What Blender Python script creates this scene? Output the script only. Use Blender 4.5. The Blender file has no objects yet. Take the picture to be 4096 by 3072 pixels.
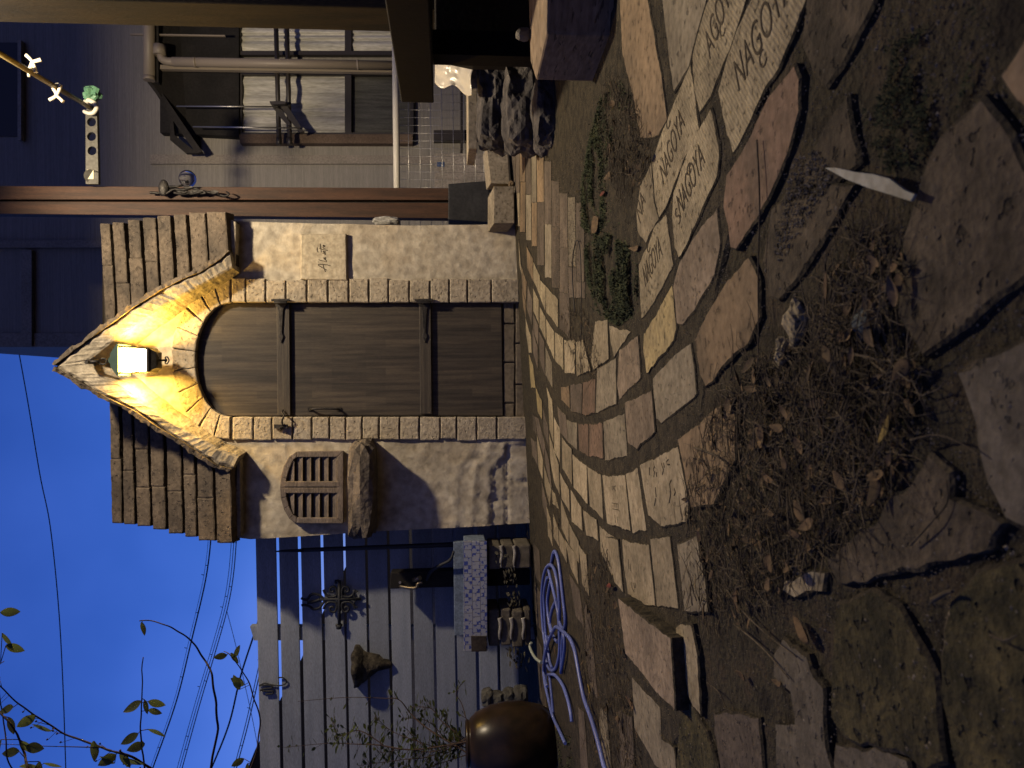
import bpy, bmesh, math, random
from mathutils import Vector, Matrix, noise
from mathutils.geometry import delaunay_2d_cdt
SC = bpy.context.scene
COL = SC.collection
R = math.radians
rnd = random.Random(7)

# ------------------------------------------------------------------ camera
F = 2963.0                       # focal length in pixels of the 4096 px wide photograph
PIT, ROL, H = R(5.0), R(0.7), 0.44
fw = Vector((0, math.cos(PIT), -math.sin(PIT)))
dn0 = Vector((0, -math.sin(PIT), -math.cos(PIT)))
rt0 = Vector((1, 0, 0))
RT = rt0 * math.cos(ROL) + dn0 * math.sin(ROL)
DN = dn0 * math.cos(ROL) - rt0 * math.sin(ROL)
cd = bpy.data.cameras.new('camera')
cam = bpy.data.objects.new('camera', cd)
COL.objects.link(cam)
M = Matrix((DN, RT, -fw)).transposed().to_4x4()      # the photograph lies on its side: image right is down
M.translation = Vector((0, 0, H))
cam.matrix_world = M
cd.sensor_width = 36.0
cd.lens = 36.0 * F / 4096.0
cd.clip_start, cd.clip_end = 0.02, 500
cd.dof.use_dof = True
cd.dof.focus_distance = 2.6
cd.dof.aperture_fstop = 9.0
SC.camera = cam

# ------------------------------------------------------------------ light
DUSK = Vector((-0.34, 0.94, 0.02)).normalized()        # towards the last glow, behind the fence
OPEN = Vector((-0.2, -0.75, 0.9)).normalized()         # the open side of the yard
W = bpy.data.worlds.new('World')
SC.world = W
W.use_nodes = True
nt = W.node_tree
sky = nt.nodes.new('ShaderNodeTexSky')
sky.sky_type = 'NISHITA'
sky.sun_disc = False
sky.sun_elevation = R(-1.2)
sky.sun_rotation = math.atan2(DUSK.x, DUSK.y)
sky.ozone_density = 5.2
_t = nt.nodes.new('ShaderNodeTexCoord')               # thin uneven cloud in the dusk sky
_z = nt.nodes.new('ShaderNodeTexNoise'); _z.inputs['Scale'].default_value = 3.2; _z.inputs['Detail'].default_value = 4
nt.links.new(_t.outputs['Generated'], _z.inputs['Vector'])
_r = nt.nodes.new('ShaderNodeValToRGB'); _r.color_ramp.elements[0].position = .33; _r.color_ramp.elements[1].position = .70
_r.color_ramp.elements[0].color = (.70, .79, .80, 1); _r.color_ramp.elements[1].color = (1.35, 1.16, 1.05, 1)
nt.links.new(_z.outputs['Fac'], _r.inputs['Fac'])
_m = nt.nodes.new('ShaderNodeMix'); _m.data_type = 'RGBA'; _m.blend_type = 'MULTIPLY'; _m.inputs['Factor'].default_value = 1
nt.links.new(sky.outputs[0], _m.inputs['A']); nt.links.new(_r.outputs['Color'], _m.inputs['B'])
nt.links.new(_m.outputs['Result'], nt.nodes['Background'].inputs[0])
nt.nodes['Background'].inputs[1].default_value = 1.40
sl = bpy.data.lights.new('fill_sun', 'SUN')               # wide, weak fill added from behind the camera to soften the shadows
sl.energy = 0.09
sl.angle = R(90)
sl.color = (1.0, 0.90, 0.76)
so = bpy.data.objects.new('fill_sun', sl)
COL.objects.link(so)
so.rotation_euler = OPEN.to_track_quat('Z', 'Y').to_euler()
so.location = (5, -4, 7)
LAMP = Vector((1.38, 2.95, 3.15))                     # the yard lamp that hangs just above the picture
SC.view_settings.view_transform = 'Standard'
SC.view_settings.look = 'None'
SC.view_settings.gamma = 1
SC.view_settings.use_curve_mapping = False
SC.view_settings.exposure = 0.0
SC.cycles.max_bounces = 6
SC.cycles.sample_clamp_indirect = 40.0

# ------------------------------------------------------------------ placing
def ray(sx, sy):
    return fw + DN * ((sx - 2048) / F) + RT * ((1536 - sy) / F)
O = Vector((0, 0, H))
def P(sx, sy, Y):
    d = ray(sx, sy)
    return O + d * (Y / d.y)
YF = 4.36
_a, _b = P(2068, 896, YF), P(2129, 2094, YF)
GX = (_a.z - _b.z) / (_a.x - _b.x)
G0 = _a.z - GX * _a.x
def gz(x, y=0):
    return G0 + GX * x
def G(sx, sy, dz=0.0):
    d = ray(sx, sy)
    t = (G0 + dz - O.z) / (d.z - GX * d.x)
    return O + d * t
GN = Vector((-GX, 0, 1)).normalized()
def K(ox, oy, s):
    return lambda pts: [(ox + x / s, oy + y / s) for x, y in pts]

# ------------------------------------------------------------------ materials
MATS = {}
def pm(name, c1, c2=None, scale=6.0, rough=0.85, bump=0.3, bscale=60.0, pits=0.0, pscale=90.0, metal=0.0, spec=0.25,
       stretch=(1, 1, 1), c3=None, bdist=0.004, detail=6.0, wave=0.0, vary=0.22):
    m = bpy.data.materials.new(name)
    m.use_nodes = True
    n, l = m.node_tree.nodes, m.node_tree.links
    b = n['Principled BSDF']
    tc = n.new('ShaderNodeTexCoord')
    oi = n.new('ShaderNodeObjectInfo')
    ml = n.new('ShaderNodeMath'); ml.operation = 'MULTIPLY'; ml.inputs[1].default_value = 37.0
    l.new(oi.outputs['Random'], ml.inputs[0])
    ad = n.new('ShaderNodeVectorMath'); ad.operation = 'ADD'
    l.new(tc.outputs['Object'], ad.inputs[0]); l.new(ml.outputs[0], ad.inputs[1])
    mp = n.new('ShaderNodeMapping'); mp.inputs['Scale'].default_value = stretch
    l.new(ad.outputs[0], mp.inputs['Vector'])
    V = mp.outputs['Vector']
    nz = n.new('ShaderNodeTexNoise'); nz.inputs['Scale'].default_value = scale; nz.inputs['Detail'].default_value = detail
    nz.inputs['Roughness'].default_value = 0.62
    l.new(V, nz.inputs['Vector'])
    rp = n.new('ShaderNodeValToRGB')
    c2 = c2 or tuple(x * 0.6 for x in c1)
    e = rp.color_ramp.elements
    e[0].position, e[1].position = 0.38, 0.62
    e[0].color, e[1].color = (*c2, 1), (*c1, 1)
    if c3:
        x = e.new(0.5); x.color = (*c3, 1)
    l.new(nz.outputs['Fac'], rp.inputs['Fac'])
    col = rp.outputs['Color']
    n2 = n.new('ShaderNodeTexNoise'); n2.inputs['Scale'].default_value = bscale; n2.inputs['Detail'].default_value = 5.0
    l.new(V, n2.inputs['Vector'])
    mx = n.new('ShaderNodeMix'); mx.data_type = 'RGBA'; mx.blend_type = 'MULTIPLY'; mx.inputs['Factor'].default_value = 0.7
    r2 = n.new('ShaderNodeValToRGB'); r2.color_ramp.elements[0].position = 0.28; r2.color_ramp.elements[1].position = 0.68
    r2.color_ramp.elements[0].color = (0.45, 0.43, 0.40, 1); r2.color_ramp.elements[1].color = (1.1, 1.1, 1.1, 1)
    l.new(n2.outputs['Fac'], r2.inputs['Fac'])
    l.new(col, mx.inputs['A']); l.new(r2.outputs['Color'], mx.inputs['B'])
    col = mx.outputs['Result']
    vr = n.new('ShaderNodeMapRange'); vr.inputs['To Min'].default_value = 1 - vary; vr.inputs['To Max'].default_value = 1 + vary * .6
    l.new(oi.outputs['Random'], vr.inputs['Value'])
    vm = n.new('ShaderNodeVectorMath'); vm.operation = 'SCALE'
    l.new(col, vm.inputs[0]); l.new(vr.outputs[0], vm.inputs['Scale']); col = vm.outputs[0]
    h = n2.outputs['Fac']
    if pits > 0:
        vo = n.new('ShaderNodeTexNoise'); vo.inputs['Scale'].default_value = pscale; vo.inputs['Detail'].default_value = 2.0
        l.new(V, vo.inputs['Vector'])
        r3 = n.new('ShaderNodeValToRGB'); r3.color_ramp.elements[0].position = 0.30; r3.color_ramp.elements[1].position = 0.38
        l.new(vo.outputs['Fac'], r3.inputs['Fac'])
        m2 = n.new('ShaderNodeMix'); m2.data_type = 'RGBA'; m2.blend_type = 'MULTIPLY'; m2.inputs['Factor'].default_value = pits
        l.new(col, m2.inputs['A']); l.new(r3.outputs['Color'], m2.inputs['B'])
        col = m2.outputs['Result']
        ah = n.new('ShaderNodeMath'); ah.operation = 'ADD'
        l.new(h, ah.inputs[0]); l.new(r3.outputs['Color'], ah.inputs[1])
        h = ah.outputs[0]
    if wave > 0:
        wv = n.new('ShaderNodeTexWave'); wv.inputs['Scale'].default_value = wave; wv.inputs['Distortion'].default_value = 2.5; wv.inputs['Detail'].default_value = 2.0
        wr = n.new('ShaderNodeMapping'); wr.inputs['Rotation'].default_value = (0, 0, 0.9)
        l.new(tc.outputs['Object'], wr.inputs['Vector']); l.new(wr.outputs[0], wv.inputs['Vector'])
        wm_ = n.new('ShaderNodeMath'); wm_.operation = 'MULTIPLY_ADD'; wm_.inputs[1].default_value = 0.55
        l.new(wv.outputs['Fac'], wm_.inputs[0]); l.new(h, wm_.inputs[2]); h = wm_.outputs[0]
    l.new(col, b.inputs['Base Color'])
    b.inputs['Roughness'].default_value = rough
    b.inputs['Metallic'].default_value = metal
    b.inputs['Specular IOR Level'].default_value = spec
    if bump > 0:
        bm_ = n.new('ShaderNodeBump'); bm_.inputs['Strength'].default_value = bump; bm_.inputs['Distance'].default_value = bdist
        l.new(h, bm_.inputs['Height']); l.new(bm_.outputs['Normal'], b.inputs['Normal'])
    MATS[name] = m
    return m

def plain(name, c, rough=0.6, metal=0.0, emit=None, estr=0.0, trans=0.0, alpha=1.0):
    m = bpy.data.materials.new(name)
    m.use_nodes = True
    b = m.node_tree.nodes['Principled BSDF']
    b.inputs['Base Color'].default_value = (*c, 1)
    b.inputs['Roughness'].default_value = rough
    b.inputs['Metallic'].default_value = metal
    b.inputs['Transmission Weight'].default_value = trans
    b.inputs['Alpha'].default_value = alpha
    if emit:
        b.inputs['Emission Color'].default_value = (*emit, 1)
        b.inputs['Emission Strength'].default_value = estr
    MATS[name] = m
    return m

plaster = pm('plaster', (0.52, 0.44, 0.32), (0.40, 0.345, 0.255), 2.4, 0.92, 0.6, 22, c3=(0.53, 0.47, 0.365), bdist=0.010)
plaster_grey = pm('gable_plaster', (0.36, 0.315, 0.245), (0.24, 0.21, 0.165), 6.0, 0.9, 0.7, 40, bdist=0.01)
surround = pm('surround_brick', (0.49, 0.42, 0.315), (0.36, 0.305, 0.225), 5.0, 0.9, 0.8, 45, pits=0.25, pscale=55, bdist=0.008)
roofm = pm('roof_brick', (0.120, 0.093, 0.066), (0.056, 0.045, 0.034), 5.0, 0.85, 0.8, 45, bdist=0.006, pits=0.2, pscale=40)
darkm = pm('dark_mortar', (0.035, 0.027, 0.02), (0.02, 0.016, 0.012), 8, 0.95, 0.4, 60)
doorw = pm('door_wood', (0.080, 0.065, 0.049), (0.038, 0.031, 0.025), 4.0, 0.6, 0.5, 60, stretch=(14, 14, 0.7), c3=(0.06, 0.049, 0.038), bdist=0.002, spec=0.35)
_n, _l = doorw.node_tree.nodes, doorw.node_tree.links
_b = _n['Principled BSDF']; _src = _b.inputs['Base Color'].links[0].from_socket
_tc = _n.new('ShaderNodeTexCoord'); _mp = _n.new('ShaderNodeMapping'); _mp.inputs['Rotation'].default_value = (R(90), 0, R(90))
_sx = _n.new('ShaderNodeSeparateXYZ'); _cb = _n.new('ShaderNodeCombineXYZ')
_l.new(_tc.outputs['Object'], _sx.inputs[0]); _l.new(_sx.outputs['Z'], _cb.inputs['X']); _l.new(_sx.outputs['X'], _cb.inputs['Y'])
_br = _n.new('ShaderNodeTexBrick'); _br.offset = 0.37
_br.inputs['Color1'].default_value = (.62, .62, .62, 1); _br.inputs['Color2'].default_value = (1.2, 1.15, 1.08, 1); _br.inputs['Mortar'].default_value = (.7, .7, .7, 1)
_br.inputs['Scale'].default_value = 1; _br.inputs['Brick Width'].default_value = .31; _br.inputs['Row Height'].default_value = .042; _br.inputs['Mortar Size'].default_value = .0004
_l.new(_cb.outputs[0], _br.inputs['Vector'])
_mx = _n.new('ShaderNodeMix'); _mx.data_type = 'RGBA'; _mx.blend_type = 'MULTIPLY'; _mx.inputs['Factor'].default_value = .75
_l.new(_src, _mx.inputs['A']); _l.new(_br.outputs['Color'], _mx.inputs['B']); _l.new(_mx.outputs['Result'], _b.inputs['Base Color'])
batten = pm('batten_wood', (0.078, 0.063, 0.047), (0.038, 0.031, 0.024), 4.0, 0.6, 0.5, 60, stretch=(0.7, 14, 14), bdist=0.002, spec=0.35)
ironm = pm('iron', (0.05, 0.045, 0.04), (0.025, 0.022, 0.02), 20, 0.55, 0.4, 80, metal=0.6, spec=0.5)
shutm = pm('shutter_paint', (0.20, 0.162, 0.135), (0.12, 0.098, 0.082), 5, 0.85, 0.5, 50, stretch=(1, 1, 3), bdist=0.004)
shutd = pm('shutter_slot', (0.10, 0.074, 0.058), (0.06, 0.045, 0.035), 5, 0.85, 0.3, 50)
rockb = pm('sill_rock', (0.21, 0.172, 0.135), (0.095, 0.08, 0.066), 7, 0.9, 0.9, 30, bdist=0.012)
stepm = pm('step_brick', (0.155, 0.125, 0.088), (0.09, 0.075, 0.058), 5, 0.8, 0.6, 50)
B_CREAM = pm('cream_brick', (0.34, 0.285, 0.185), (0.21, 0.175, 0.115), 9, 0.9, 0.7, 90, pits=0.55, pscale=90, wave=42)
B_LIGHT = pm('buff_brick', (0.30, 0.25, 0.17), (0.18, 0.15, 0.10), 8, 0.9, 0.6, 70, pits=0.4, pscale=80)
B_ORANGE = pm('orange_brick', (0.205, 0.147, 0.090), (0.12, 0.088, 0.056), 7, 0.88, 0.6, 60, pits=0.3, pscale=60)
B_PINK = pm('pink_brick', (0.215, 0.168, 0.122), (0.13, 0.102, 0.075), 9, 0.9, 0.6, 65, pits=0.5, pscale=80)
B_RED = pm('red_brick', (0.165, 0.108, 0.075), (0.10, 0.07, 0.05), 9, 0.9, 0.6, 65, pits=0.5, pscale=70)
B_GREY = pm('grey_brick', (0.21, 0.18, 0.13), (0.125, 0.107, 0.078), 8, 0.92, 0.6, 60, pits=0.5, pscale=70)
B_BROWN = pm('brown_brick', (0.125, 0.100, 0.077), (0.07, 0.056, 0.044), 9, 0.92, 0.7, 80, pits=0.5, pscale=90)
B_YELL = pm('yellow_brick', (0.32, 0.255, 0.125), (0.20, 0.16, 0.09), 9, 0.9, 0.6, 70, pits=0.6, pscale=80)
BM = dict(c=B_CREAM, l=B_LIGHT, o=B_ORANGE, p=B_PINK, r=B_RED, g=B_GREY, b=B_BROWN, y=B_YELL)
SLAB = pm('weathered_dimmed_slab', (0.078, 0.062, 0.043), (0.032, 0.026, 0.018), 14, 0.95, 0.9, 90, pits=0.6, pscale=70, bdist=0.005)  # weathered, and darkened further to stand in for light falling off towards the camera
SLABG = pm('grey_slab', (0.125, 0.108, 0.083), (0.07, 0.06, 0.046), 12, 0.95, 0.7, 90, pits=0.5, pscale=80)
SLABM = pm('mossy_dimmed_slab', (0.066, 0.055, 0.025), (0.022, 0.020, 0.009), 18, 0.97, 1.0, 80, pits=0.7, pscale=60, bdist=0.008)  # mossy; its colour also carries the dimming near the camera
SOIL = pm('soil', (0.046, 0.035, 0.023), (0.016, 0.0125, 0.0085), 16, 0.97, 1.0, 90, c3=(0.04, 0.034, 0.021), bdist=0.01)
JOINT = pm('joint_dirt', (0.048, 0.039, 0.025), (0.016, 0.0135, 0.009), 30, 0.97, 1.0, 110, bdist=0.006)
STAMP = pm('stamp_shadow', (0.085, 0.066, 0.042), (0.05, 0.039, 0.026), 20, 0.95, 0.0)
FENCE = pm('fence_paint', (0.27, 0.295, 0.345), (0.215, 0.24, 0.285), 3, 0.7, 0.15, 90, stretch=(0.6, 6, 6))
JAR = pm('brown_glaze', (0.034, 0.021, 0.011), (0.014, 0.010, 0.006), 6, 0.30, 0.3, 9, spec=0.22)
HOSE = pm('blue_hose', (0.115, 0.155, 0.43), (0.075, 0.10, 0.28), 3, 0.42, 0.05, 200, spec=0.45)
LEAF_D = pm('dead_leaf', (0.125, 0.080, 0.042), (0.05, 0.033, 0.019), 30, 0.8, 0.4, 90)
LEAF_G = pm('green_leaf', (0.085, 0.095, 0.032), (0.03, 0.042, 0.014), 20, 0.5, 0.2, 90)
TWIG = pm('twig', (0.110, 0.088, 0.058), (0.030, 0.023, 0.015), 20, 0.9, 0.3, 90)
for _m in (LEAF_G,):
    n_, l_ = _m.node_tree.nodes, _m.node_tree.links
    b_, o_ = n_['Principled BSDF'], n_['Material Output']
    t_ = n_.new('ShaderNodeBsdfTranslucent'); t_.inputs['Color'].default_value = (.085, .11, .035, 1)
    x_ = n_.new('ShaderNodeMixShader'); x_.inputs[0].default_value = .5
    l_.new(b_.outputs[0], x_.inputs[1]); l_.new(t_.outputs[0], x_.inputs[2]); l_.new(x_.outputs[0], o_.inputs['Surface'])
BARK = pm('branch_bark', (0.075, 0.05, 0.04), (0.04, 0.027, 0.022), 20, 0.9, 0.3, 90)
MOSS = pm('moss', (0.055, 0.066, 0.028), (0.016, 0.022, 0.010), 25, 0.9, 0.3, 100)
MOSSD = pm('dark_moss', (0.026, 0.034, 0.014), (0.009, 0.013, 0.005), 25, 0.9, 0.3, 100)
BLACK = pm('black_wood', (0.022, 0.019, 0.016), (0.012, 0.010, 0.009), 5, 0.75, 0.2, 60)
BROWNW = pm('pergola_wood', (0.085, 0.042, 0.024), (0.045, 0.025, 0.016), 4, 0.6, 0.25, 60, stretch=(8, 8, 0.6))
DARKB = pm('beam_wood', (0.022, 0.015, 0.007), (0.008, 0.006, 0.004), 4, 0.8, 0.4, 50, stretch=(5, 5, 0.8))
CONC = pm('concrete', (0.33, 0.285, 0.215), (0.22, 0.185, 0.135), 6, 0.9, 0.4, 60, pits=0.25, pscale=60)
SLEEP = pm('kerb_concrete', (0.23, 0.17, 0.115), (0.16, 0.12, 0.085), 6, 0.9, 0.4, 50, pits=0.6, pscale=35, stretch=(0.6, 0.6, 2))
ROCKD = pm('dark_rock', (0.078, 0.07, 0.068), (0.03, 0.028, 0.03), 9, 0.9, 1.0, 30, bdist=0.015)
SIDING = pm('house_siding', (0.30, 0.28, 0.25), (0.24, 0.225, 0.20), 3, 0.75, 0.5, 40, stretch=(0.4, 1, 30), vary=0)
TRIM = pm('house_trim', (0.33, 0.29, 0.245), (0.27, 0.24, 0.20), 4, 0.6, 0.1, 60)
PIPE = plain('pipe_plastic', (0.23, 0.19, 0.14), 0.5)
WHITE = plain('white_plastic', (0.62, 0.58, 0.48), 0.45)
CURT = pm('curtain', (0.62, 0.60, 0.53), (0.40, 0.39, 0.34), 4, 0.9, 0.1, 30, stretch=(6, 6, 0.5))
GLASS = plain('window_glass', (0.02, 0.025, 0.03), 0.06)
FRAME = plain('window_frame', (0.025, 0.020, 0.017), 0.5)
STEEL = plain('steel', (0.45, 0.43, 0.40), 0.35, 0.9)
CABLE = plain('cable_black', (0.008, 0.009, 0.012), 0.7)
DARKVOID = plain('dark_interior', (0.012, 0.010, 0.009), 0.9)

# ------------------------------------------------------------------ building
class MB:
    def __init__(s):
        s.v, s.f, s.sm, s.mi = [], [], [], set()
    def add(s, vs, fs, smooth=False):
        k = len(s.v)
        s.v += [Vector(p) for p in vs]
        s.f += [tuple(i + k for i in f) for f in fs]
        s.sm += [smooth] * len(fs)
        return s
    def box(s, a, b):
        (x0, y0, z0), (x1, y1, z1) = a, b
        return s.add([(x, y, z) for x in (x0, x1) for y in (y0, y1) for z in (z0, z1)],
                     [(0, 1, 3, 2), (4, 6, 7, 5), (0, 4, 5, 1), (2, 3, 7, 6), (0, 2, 6, 4), (1, 5, 7, 3)])
    def loops(s, rings, cap0=True, cap1=True, smooth=False, closed=True):
        n = len(rings[0]); vs = [p for r in rings for p in r]; fs = []
        for i in range(len(rings) - 1):
            for j in range(n if closed else n - 1):
                k = (j + 1) % n
                fs.append((i * n + j, i * n + k, (i + 1) * n + k, (i + 1) * n + j))
        s.add(vs, fs, smooth)
        k0 = len(s.v) - len(vs)
        if cap0: s.f.append(tuple(k0 + j for j in range(n))[::-1]); s.sm.append(False)
        if cap1: s.f.append(tuple(k0 + (len(rings) - 1) * n + j for j in range(n))); s.sm.append(False)
        return s
    def prism(s, pts, off):                       # polygon in space, extruded by a vector
        return s.loops([[Vector(p) for p in pts], [Vector(p) + Vector(off) for p in pts]])
    def px(s, pts, Y0, Y1):                       # outline on the plane Y0, running back to Y1
        q = [P(a, b, Y0) for a, b in pts]
        return s.prism(q, (0, Y1 - Y0, 0))
    def tube(s, pts, r, n=6, r1=None, smooth=True):
        pts = [Vector(p) for p in pts]; rings = []; up = Vector((0.13, 0.21, 0.97))
        m = len(pts)
        for i, p in enumerate(pts):
            t = (pts[min(i + 1, m - 1)] - pts[max(i - 1, 0)])
            if t.length < 1e-9: t = Vector((0, 0, 1))
            t.normalize()
            a = t.cross(up)
            if a.length < 0.05: a = t.cross(Vector((1, 0, 0)))
            a.normalize(); b = t.cross(a)
            rr = r if r1 is None else r + (r1 - r) * i / max(1, m - 1)
            rings.append([p + (a * math.cos(2 * math.pi * k / n) + b * math.sin(2 * math.pi * k / n)) * rr for k in range(n)])
        return s.loops(rings, smooth=smooth)
    def lathe(s, prof, c, n=24, a0=0, a1=2 * math.pi, jit=0.0, cap=True):
        c = Vector(c); full = abs(a1 - a0 - 2 * math.pi) < 1e-6; rings = []
        for r, z in prof:
            rg = []
            for k in range(n):
                a = a0 + (a1 - a0) * k / (n if full else n - 1)
                d = Vector((math.cos(a) * r, math.sin(a) * r, z))
                if jit: d += d.normalized() * jit * noise.noise(d * 14)
                rg.append(c + d)
            rings.append(rg)
        return s.loops(rings, cap, cap, smooth=True, closed=full)
    def slab(s, pts, n, h=0.0, depth=0.03, inset=0.004, jit=0.002, seg=0.03, seed=0, smooth=False):
        n = Vector(n).normalized(); pts = [Vector(p) for p in pts]
        out = []
        for i, p in enumerate(pts):
            q = pts[(i + 1) % len(pts)]
            k = max(1, min(26, int((q - p).length / seg)))
            for j in range(k):
                w = p.lerp(q, j / k)
                if jit:
                    o = Vector((seed * 3.1, seed * 1.7, seed))
                    d = noise.noise_vector(w * 20 + o) * jit * .8 + noise.noise_vector(w * 75 + o) * jit * .7 + noise.noise_vector(w * 170 + o) * jit * .6
                    w = w + d - n * d.dot(n)
                out.append(w)
        c = sum(out, Vector()) / len(out)
        inn = []
        for w in out:
            d = c - w
            inn.append(w + d.normalized() * min(inset, d.length * 0.4))
        r0 = [w - n * depth for w in out]
        r1 = [w + n * (h - inset * 0.55) for w in out]
        r2 = [w + n * h for w in inn]
        k = len(s.f); s.loops([r0, r1, r2], cap0=False, smooth=smooth)
        s.mi.update(range(k, len(s.f) - 1))
        return s
    def build(s, name, mat=None, parent=None, bevel=0.0, edge=None):
        me = bpy.data.meshes.new(name)
        if parent is not None:
            base = world_loc(parent)
        else:
            xs = [p.x for p in s.v]; ys = [p.y for p in s.v]; zs = [p.z for p in s.v]
            base = Vector(((min(xs) + max(xs)) / 2, (min(ys) + max(ys)) / 2, min(zs)))
        me.from_pydata([tuple(p - base) for p in s.v], [], s.f)
        for pl, k in zip(me.polygons, s.sm):
            pl.use_smooth = k
        bm = bmesh.new(); bm.from_mesh(me)
        bmesh.ops.recalc_face_normals(bm, faces=bm.faces)
        bm.to_mesh(me); bm.free()
        if mat: me.materials.append(mat)
        if edge:
            me.materials.append(edge)
            for i in s.mi: me.polygons[i].material_index = 1
        o = bpy.data.objects.new(name, me); COL.objects.link(o)
        if parent is not None: o.parent = parent
        else: o.location = base
        if bevel:
            b = o.modifiers.new('bevel', 'BEVEL'); b.width = bevel; b.segments = 2; b.limit_method = 'ANGLE'
        return o
def world_loc(o):
    v = Vector(o.location)
    while o.parent is not None:
        o = o.parent; v = v + Vector(o.location)
    return v
def tag(o, label=None, cat=None, group=None, kind=None):
    if label: o['label'] = label
    if cat: o['category'] = cat
    if group: o['group'] = group
    if kind: o['kind'] = kind
    return o
def thing(name, loc, label, cat, group=None):
    o = bpy.data.objects.new(name, None)
    COL.objects.link(o)
    o.location = loc; o.empty_display_size = 0.1
    bpy.context.view_layer.update()
    return tag(o, label, cat, group)
def spline(pts, k=6):
    pts = [Vector(p) for p in pts]; out = []
    n = len(pts)
    for i in range(n - 1):
        a, b, c, d = pts[max(i - 1, 0)], pts[i], pts[i + 1], pts[min(i + 2, n - 1)]
        for j in range(k):
            t = j / k
            out.append(0.5 * ((2 * b) + (c - a) * t + (2 * a - 5 * b + 4 * c - d) * t * t + (3 * b - a - 3 * c + d) * t ** 3))
    out.append(pts[-1])
    return out
def inside(p, poly):
    x, y = p; r = False; n = len(poly)
    for i in range(n):
        x0, y0 = poly[i]; x1, y1 = poly[(i + 1) % n]
        if (y0 > y) != (y1 > y) and x < (x1 - x0) * (y - y0) / (y1 - y0) + x0: r = not r
    return r
def lerpl(pts, x):                               # y at x of a polyline given as (x, y)
    if x <= pts[0][0]: return pts[0][1]
    for (a, b), (c, d) in zip(pts, pts[1:]):
        if x <= c: return b + (d - b) * (x - a) / (c - a)
    return pts[-1][1]
def leaf(mb, c, direction, up, L, Wd, curl=0.3, fold=0.25, n=5):
    d = Vector(direction).normalized(); up = Vector(up)
    s = d.cross(up)
    if s.length < 1e-4: s = d.cross(Vector((1, 0, 0)))
    s.normalize(); u = s.cross(d).normalized()
    c = Vector(c); vs = []; fs = []
    for i in range(n + 1):
        t = i / n
        w = Wd * 0.5 * (math.sin(math.pi * min(1, t * 0.93 + 0.04)) ** 0.8) * (1.15 - 0.4 * t)
        if i == n: w = 0.0005
        m = c + d * (L * t) + u * (curl * L * (t * t - t))
        vs += [m + s * w + u * (fold * w), m, m - s * w + u * (fold * w)]
        if i:
            k = 3 * i
            fs += [(k - 3, k, k + 1, k - 2), (k - 2, k + 1, k + 2, k - 1)]
    mb.add(vs, fs, True)
def rock(mb, c, size, seed, amp=0.25, sub=3, box=0.55, freq=1.6):
    bm = bmesh.new(); bmesh.ops.create_icosphere(bm, subdivisions=sub, radius=1)
    o = Vector((seed * 7.3, seed * 2.9, seed * 5.1)); c = Vector(c)
    vs = []
    for v in bm.verts:
        p = v.co.normalized(); m = max(abs(p.x), abs(p.y), abs(p.z))
        p = p * (1 - box) + (p / m) * box * 0.85
        p = p * (1 + amp * noise.noise(p * freq + o) + amp * 0.35 * noise.noise(p * freq * 3.3 + o) + amp * 0.15 * noise.noise(p * freq * 8 + o))
        vs.append(c + Vector((p.x * size[0], p.y * size[1], p.z * size[2])))
    mb.add(vs, [tuple(v.index for v in f.verts) for f in bm.faces], False)
    bm.free()
def text_mesh(mb, s, origin, xdir, ydir, width, height, thick=0.002, shear=0.0):
    cu = bpy.data.curves.new('t', 'FONT'); cu.body = s; cu.size = 1.0; cu.shear = shear; cu.extrude = 0.5; cu.offset = -0.014
    o = bpy.data.objects.new('t', cu); COL.objects.link(o)
    dg = bpy.context.evaluated_depsgraph_get()
    me = bpy.data.meshes.new_from_object(o.evaluated_get(dg))
    xs = [v.co.x for v in me.vertices]; ys = [v.co.y for v in me.vertices]
    x0, x1, y0, y1 = min(xs), max(xs), min(ys), max(ys)
    xd = Vector(xdir).normalized(); yd = Vector(ydir).normalized(); zd = xd.cross(yd).normalized()
    og = Vector(origin)
    mb.add([og + xd * ((v.co.x - x0) / (x1 - x0) * width) + yd * ((v.co.y - y0) / (y1 - y0) * height) + zd * (v.co.z * thick) for v in me.vertices],
           [tuple(p.vertices) for p in me.polygons])
    bpy.data.objects.remove(o); bpy.data.curves.remove(cu); bpy.data.meshes.remove(me)
def sheet(mb, poly, yfun, spacing, yback):       # triangulated sheet facing -Y with a skirt to yback; poly is (x, z)
    n = len(poly); bd = []
    for i in range(n):
        a, b = Vector(poly[i]), Vector(poly[(i + 1) % n])
        k = max(1, int((b - a).length / spacing))
        bd += [a.lerp(b, j / k) for j in range(k)]
    xs = [p[0] for p in poly]; zs = [p[1] for p in poly]
    pts = list(bd); m = len(bd)
    x = min(xs)
    row = 0
    while x < max(xs):
        z = min(zs) + (row % 2) * spacing / 2
        while z < max(zs):
            q = (x + rnd.uniform(-.2, .2) * spacing, z + rnd.uniform(-.2, .2) * spacing)
            if inside(q, poly): pts.append(Vector(q))
            z += spacing
        x += spacing; row += 1
    v, e, f, *_ = delaunay_2d_cdt(pts, [(i, (i + 1) % m) for i in range(m)], [], 1, 1e-5)
    mb.add([(p.x, yfun(p.x, p.y), p.y) for p in v], [tuple(t) for t in f], True)
    ring = [Vector((p.x, yfun(p.x, p.y), p.y)) for p in bd]
    mb.loops([ring, [Vector((p.x, yback, p.z)) for p in ring]], False, False)

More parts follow.
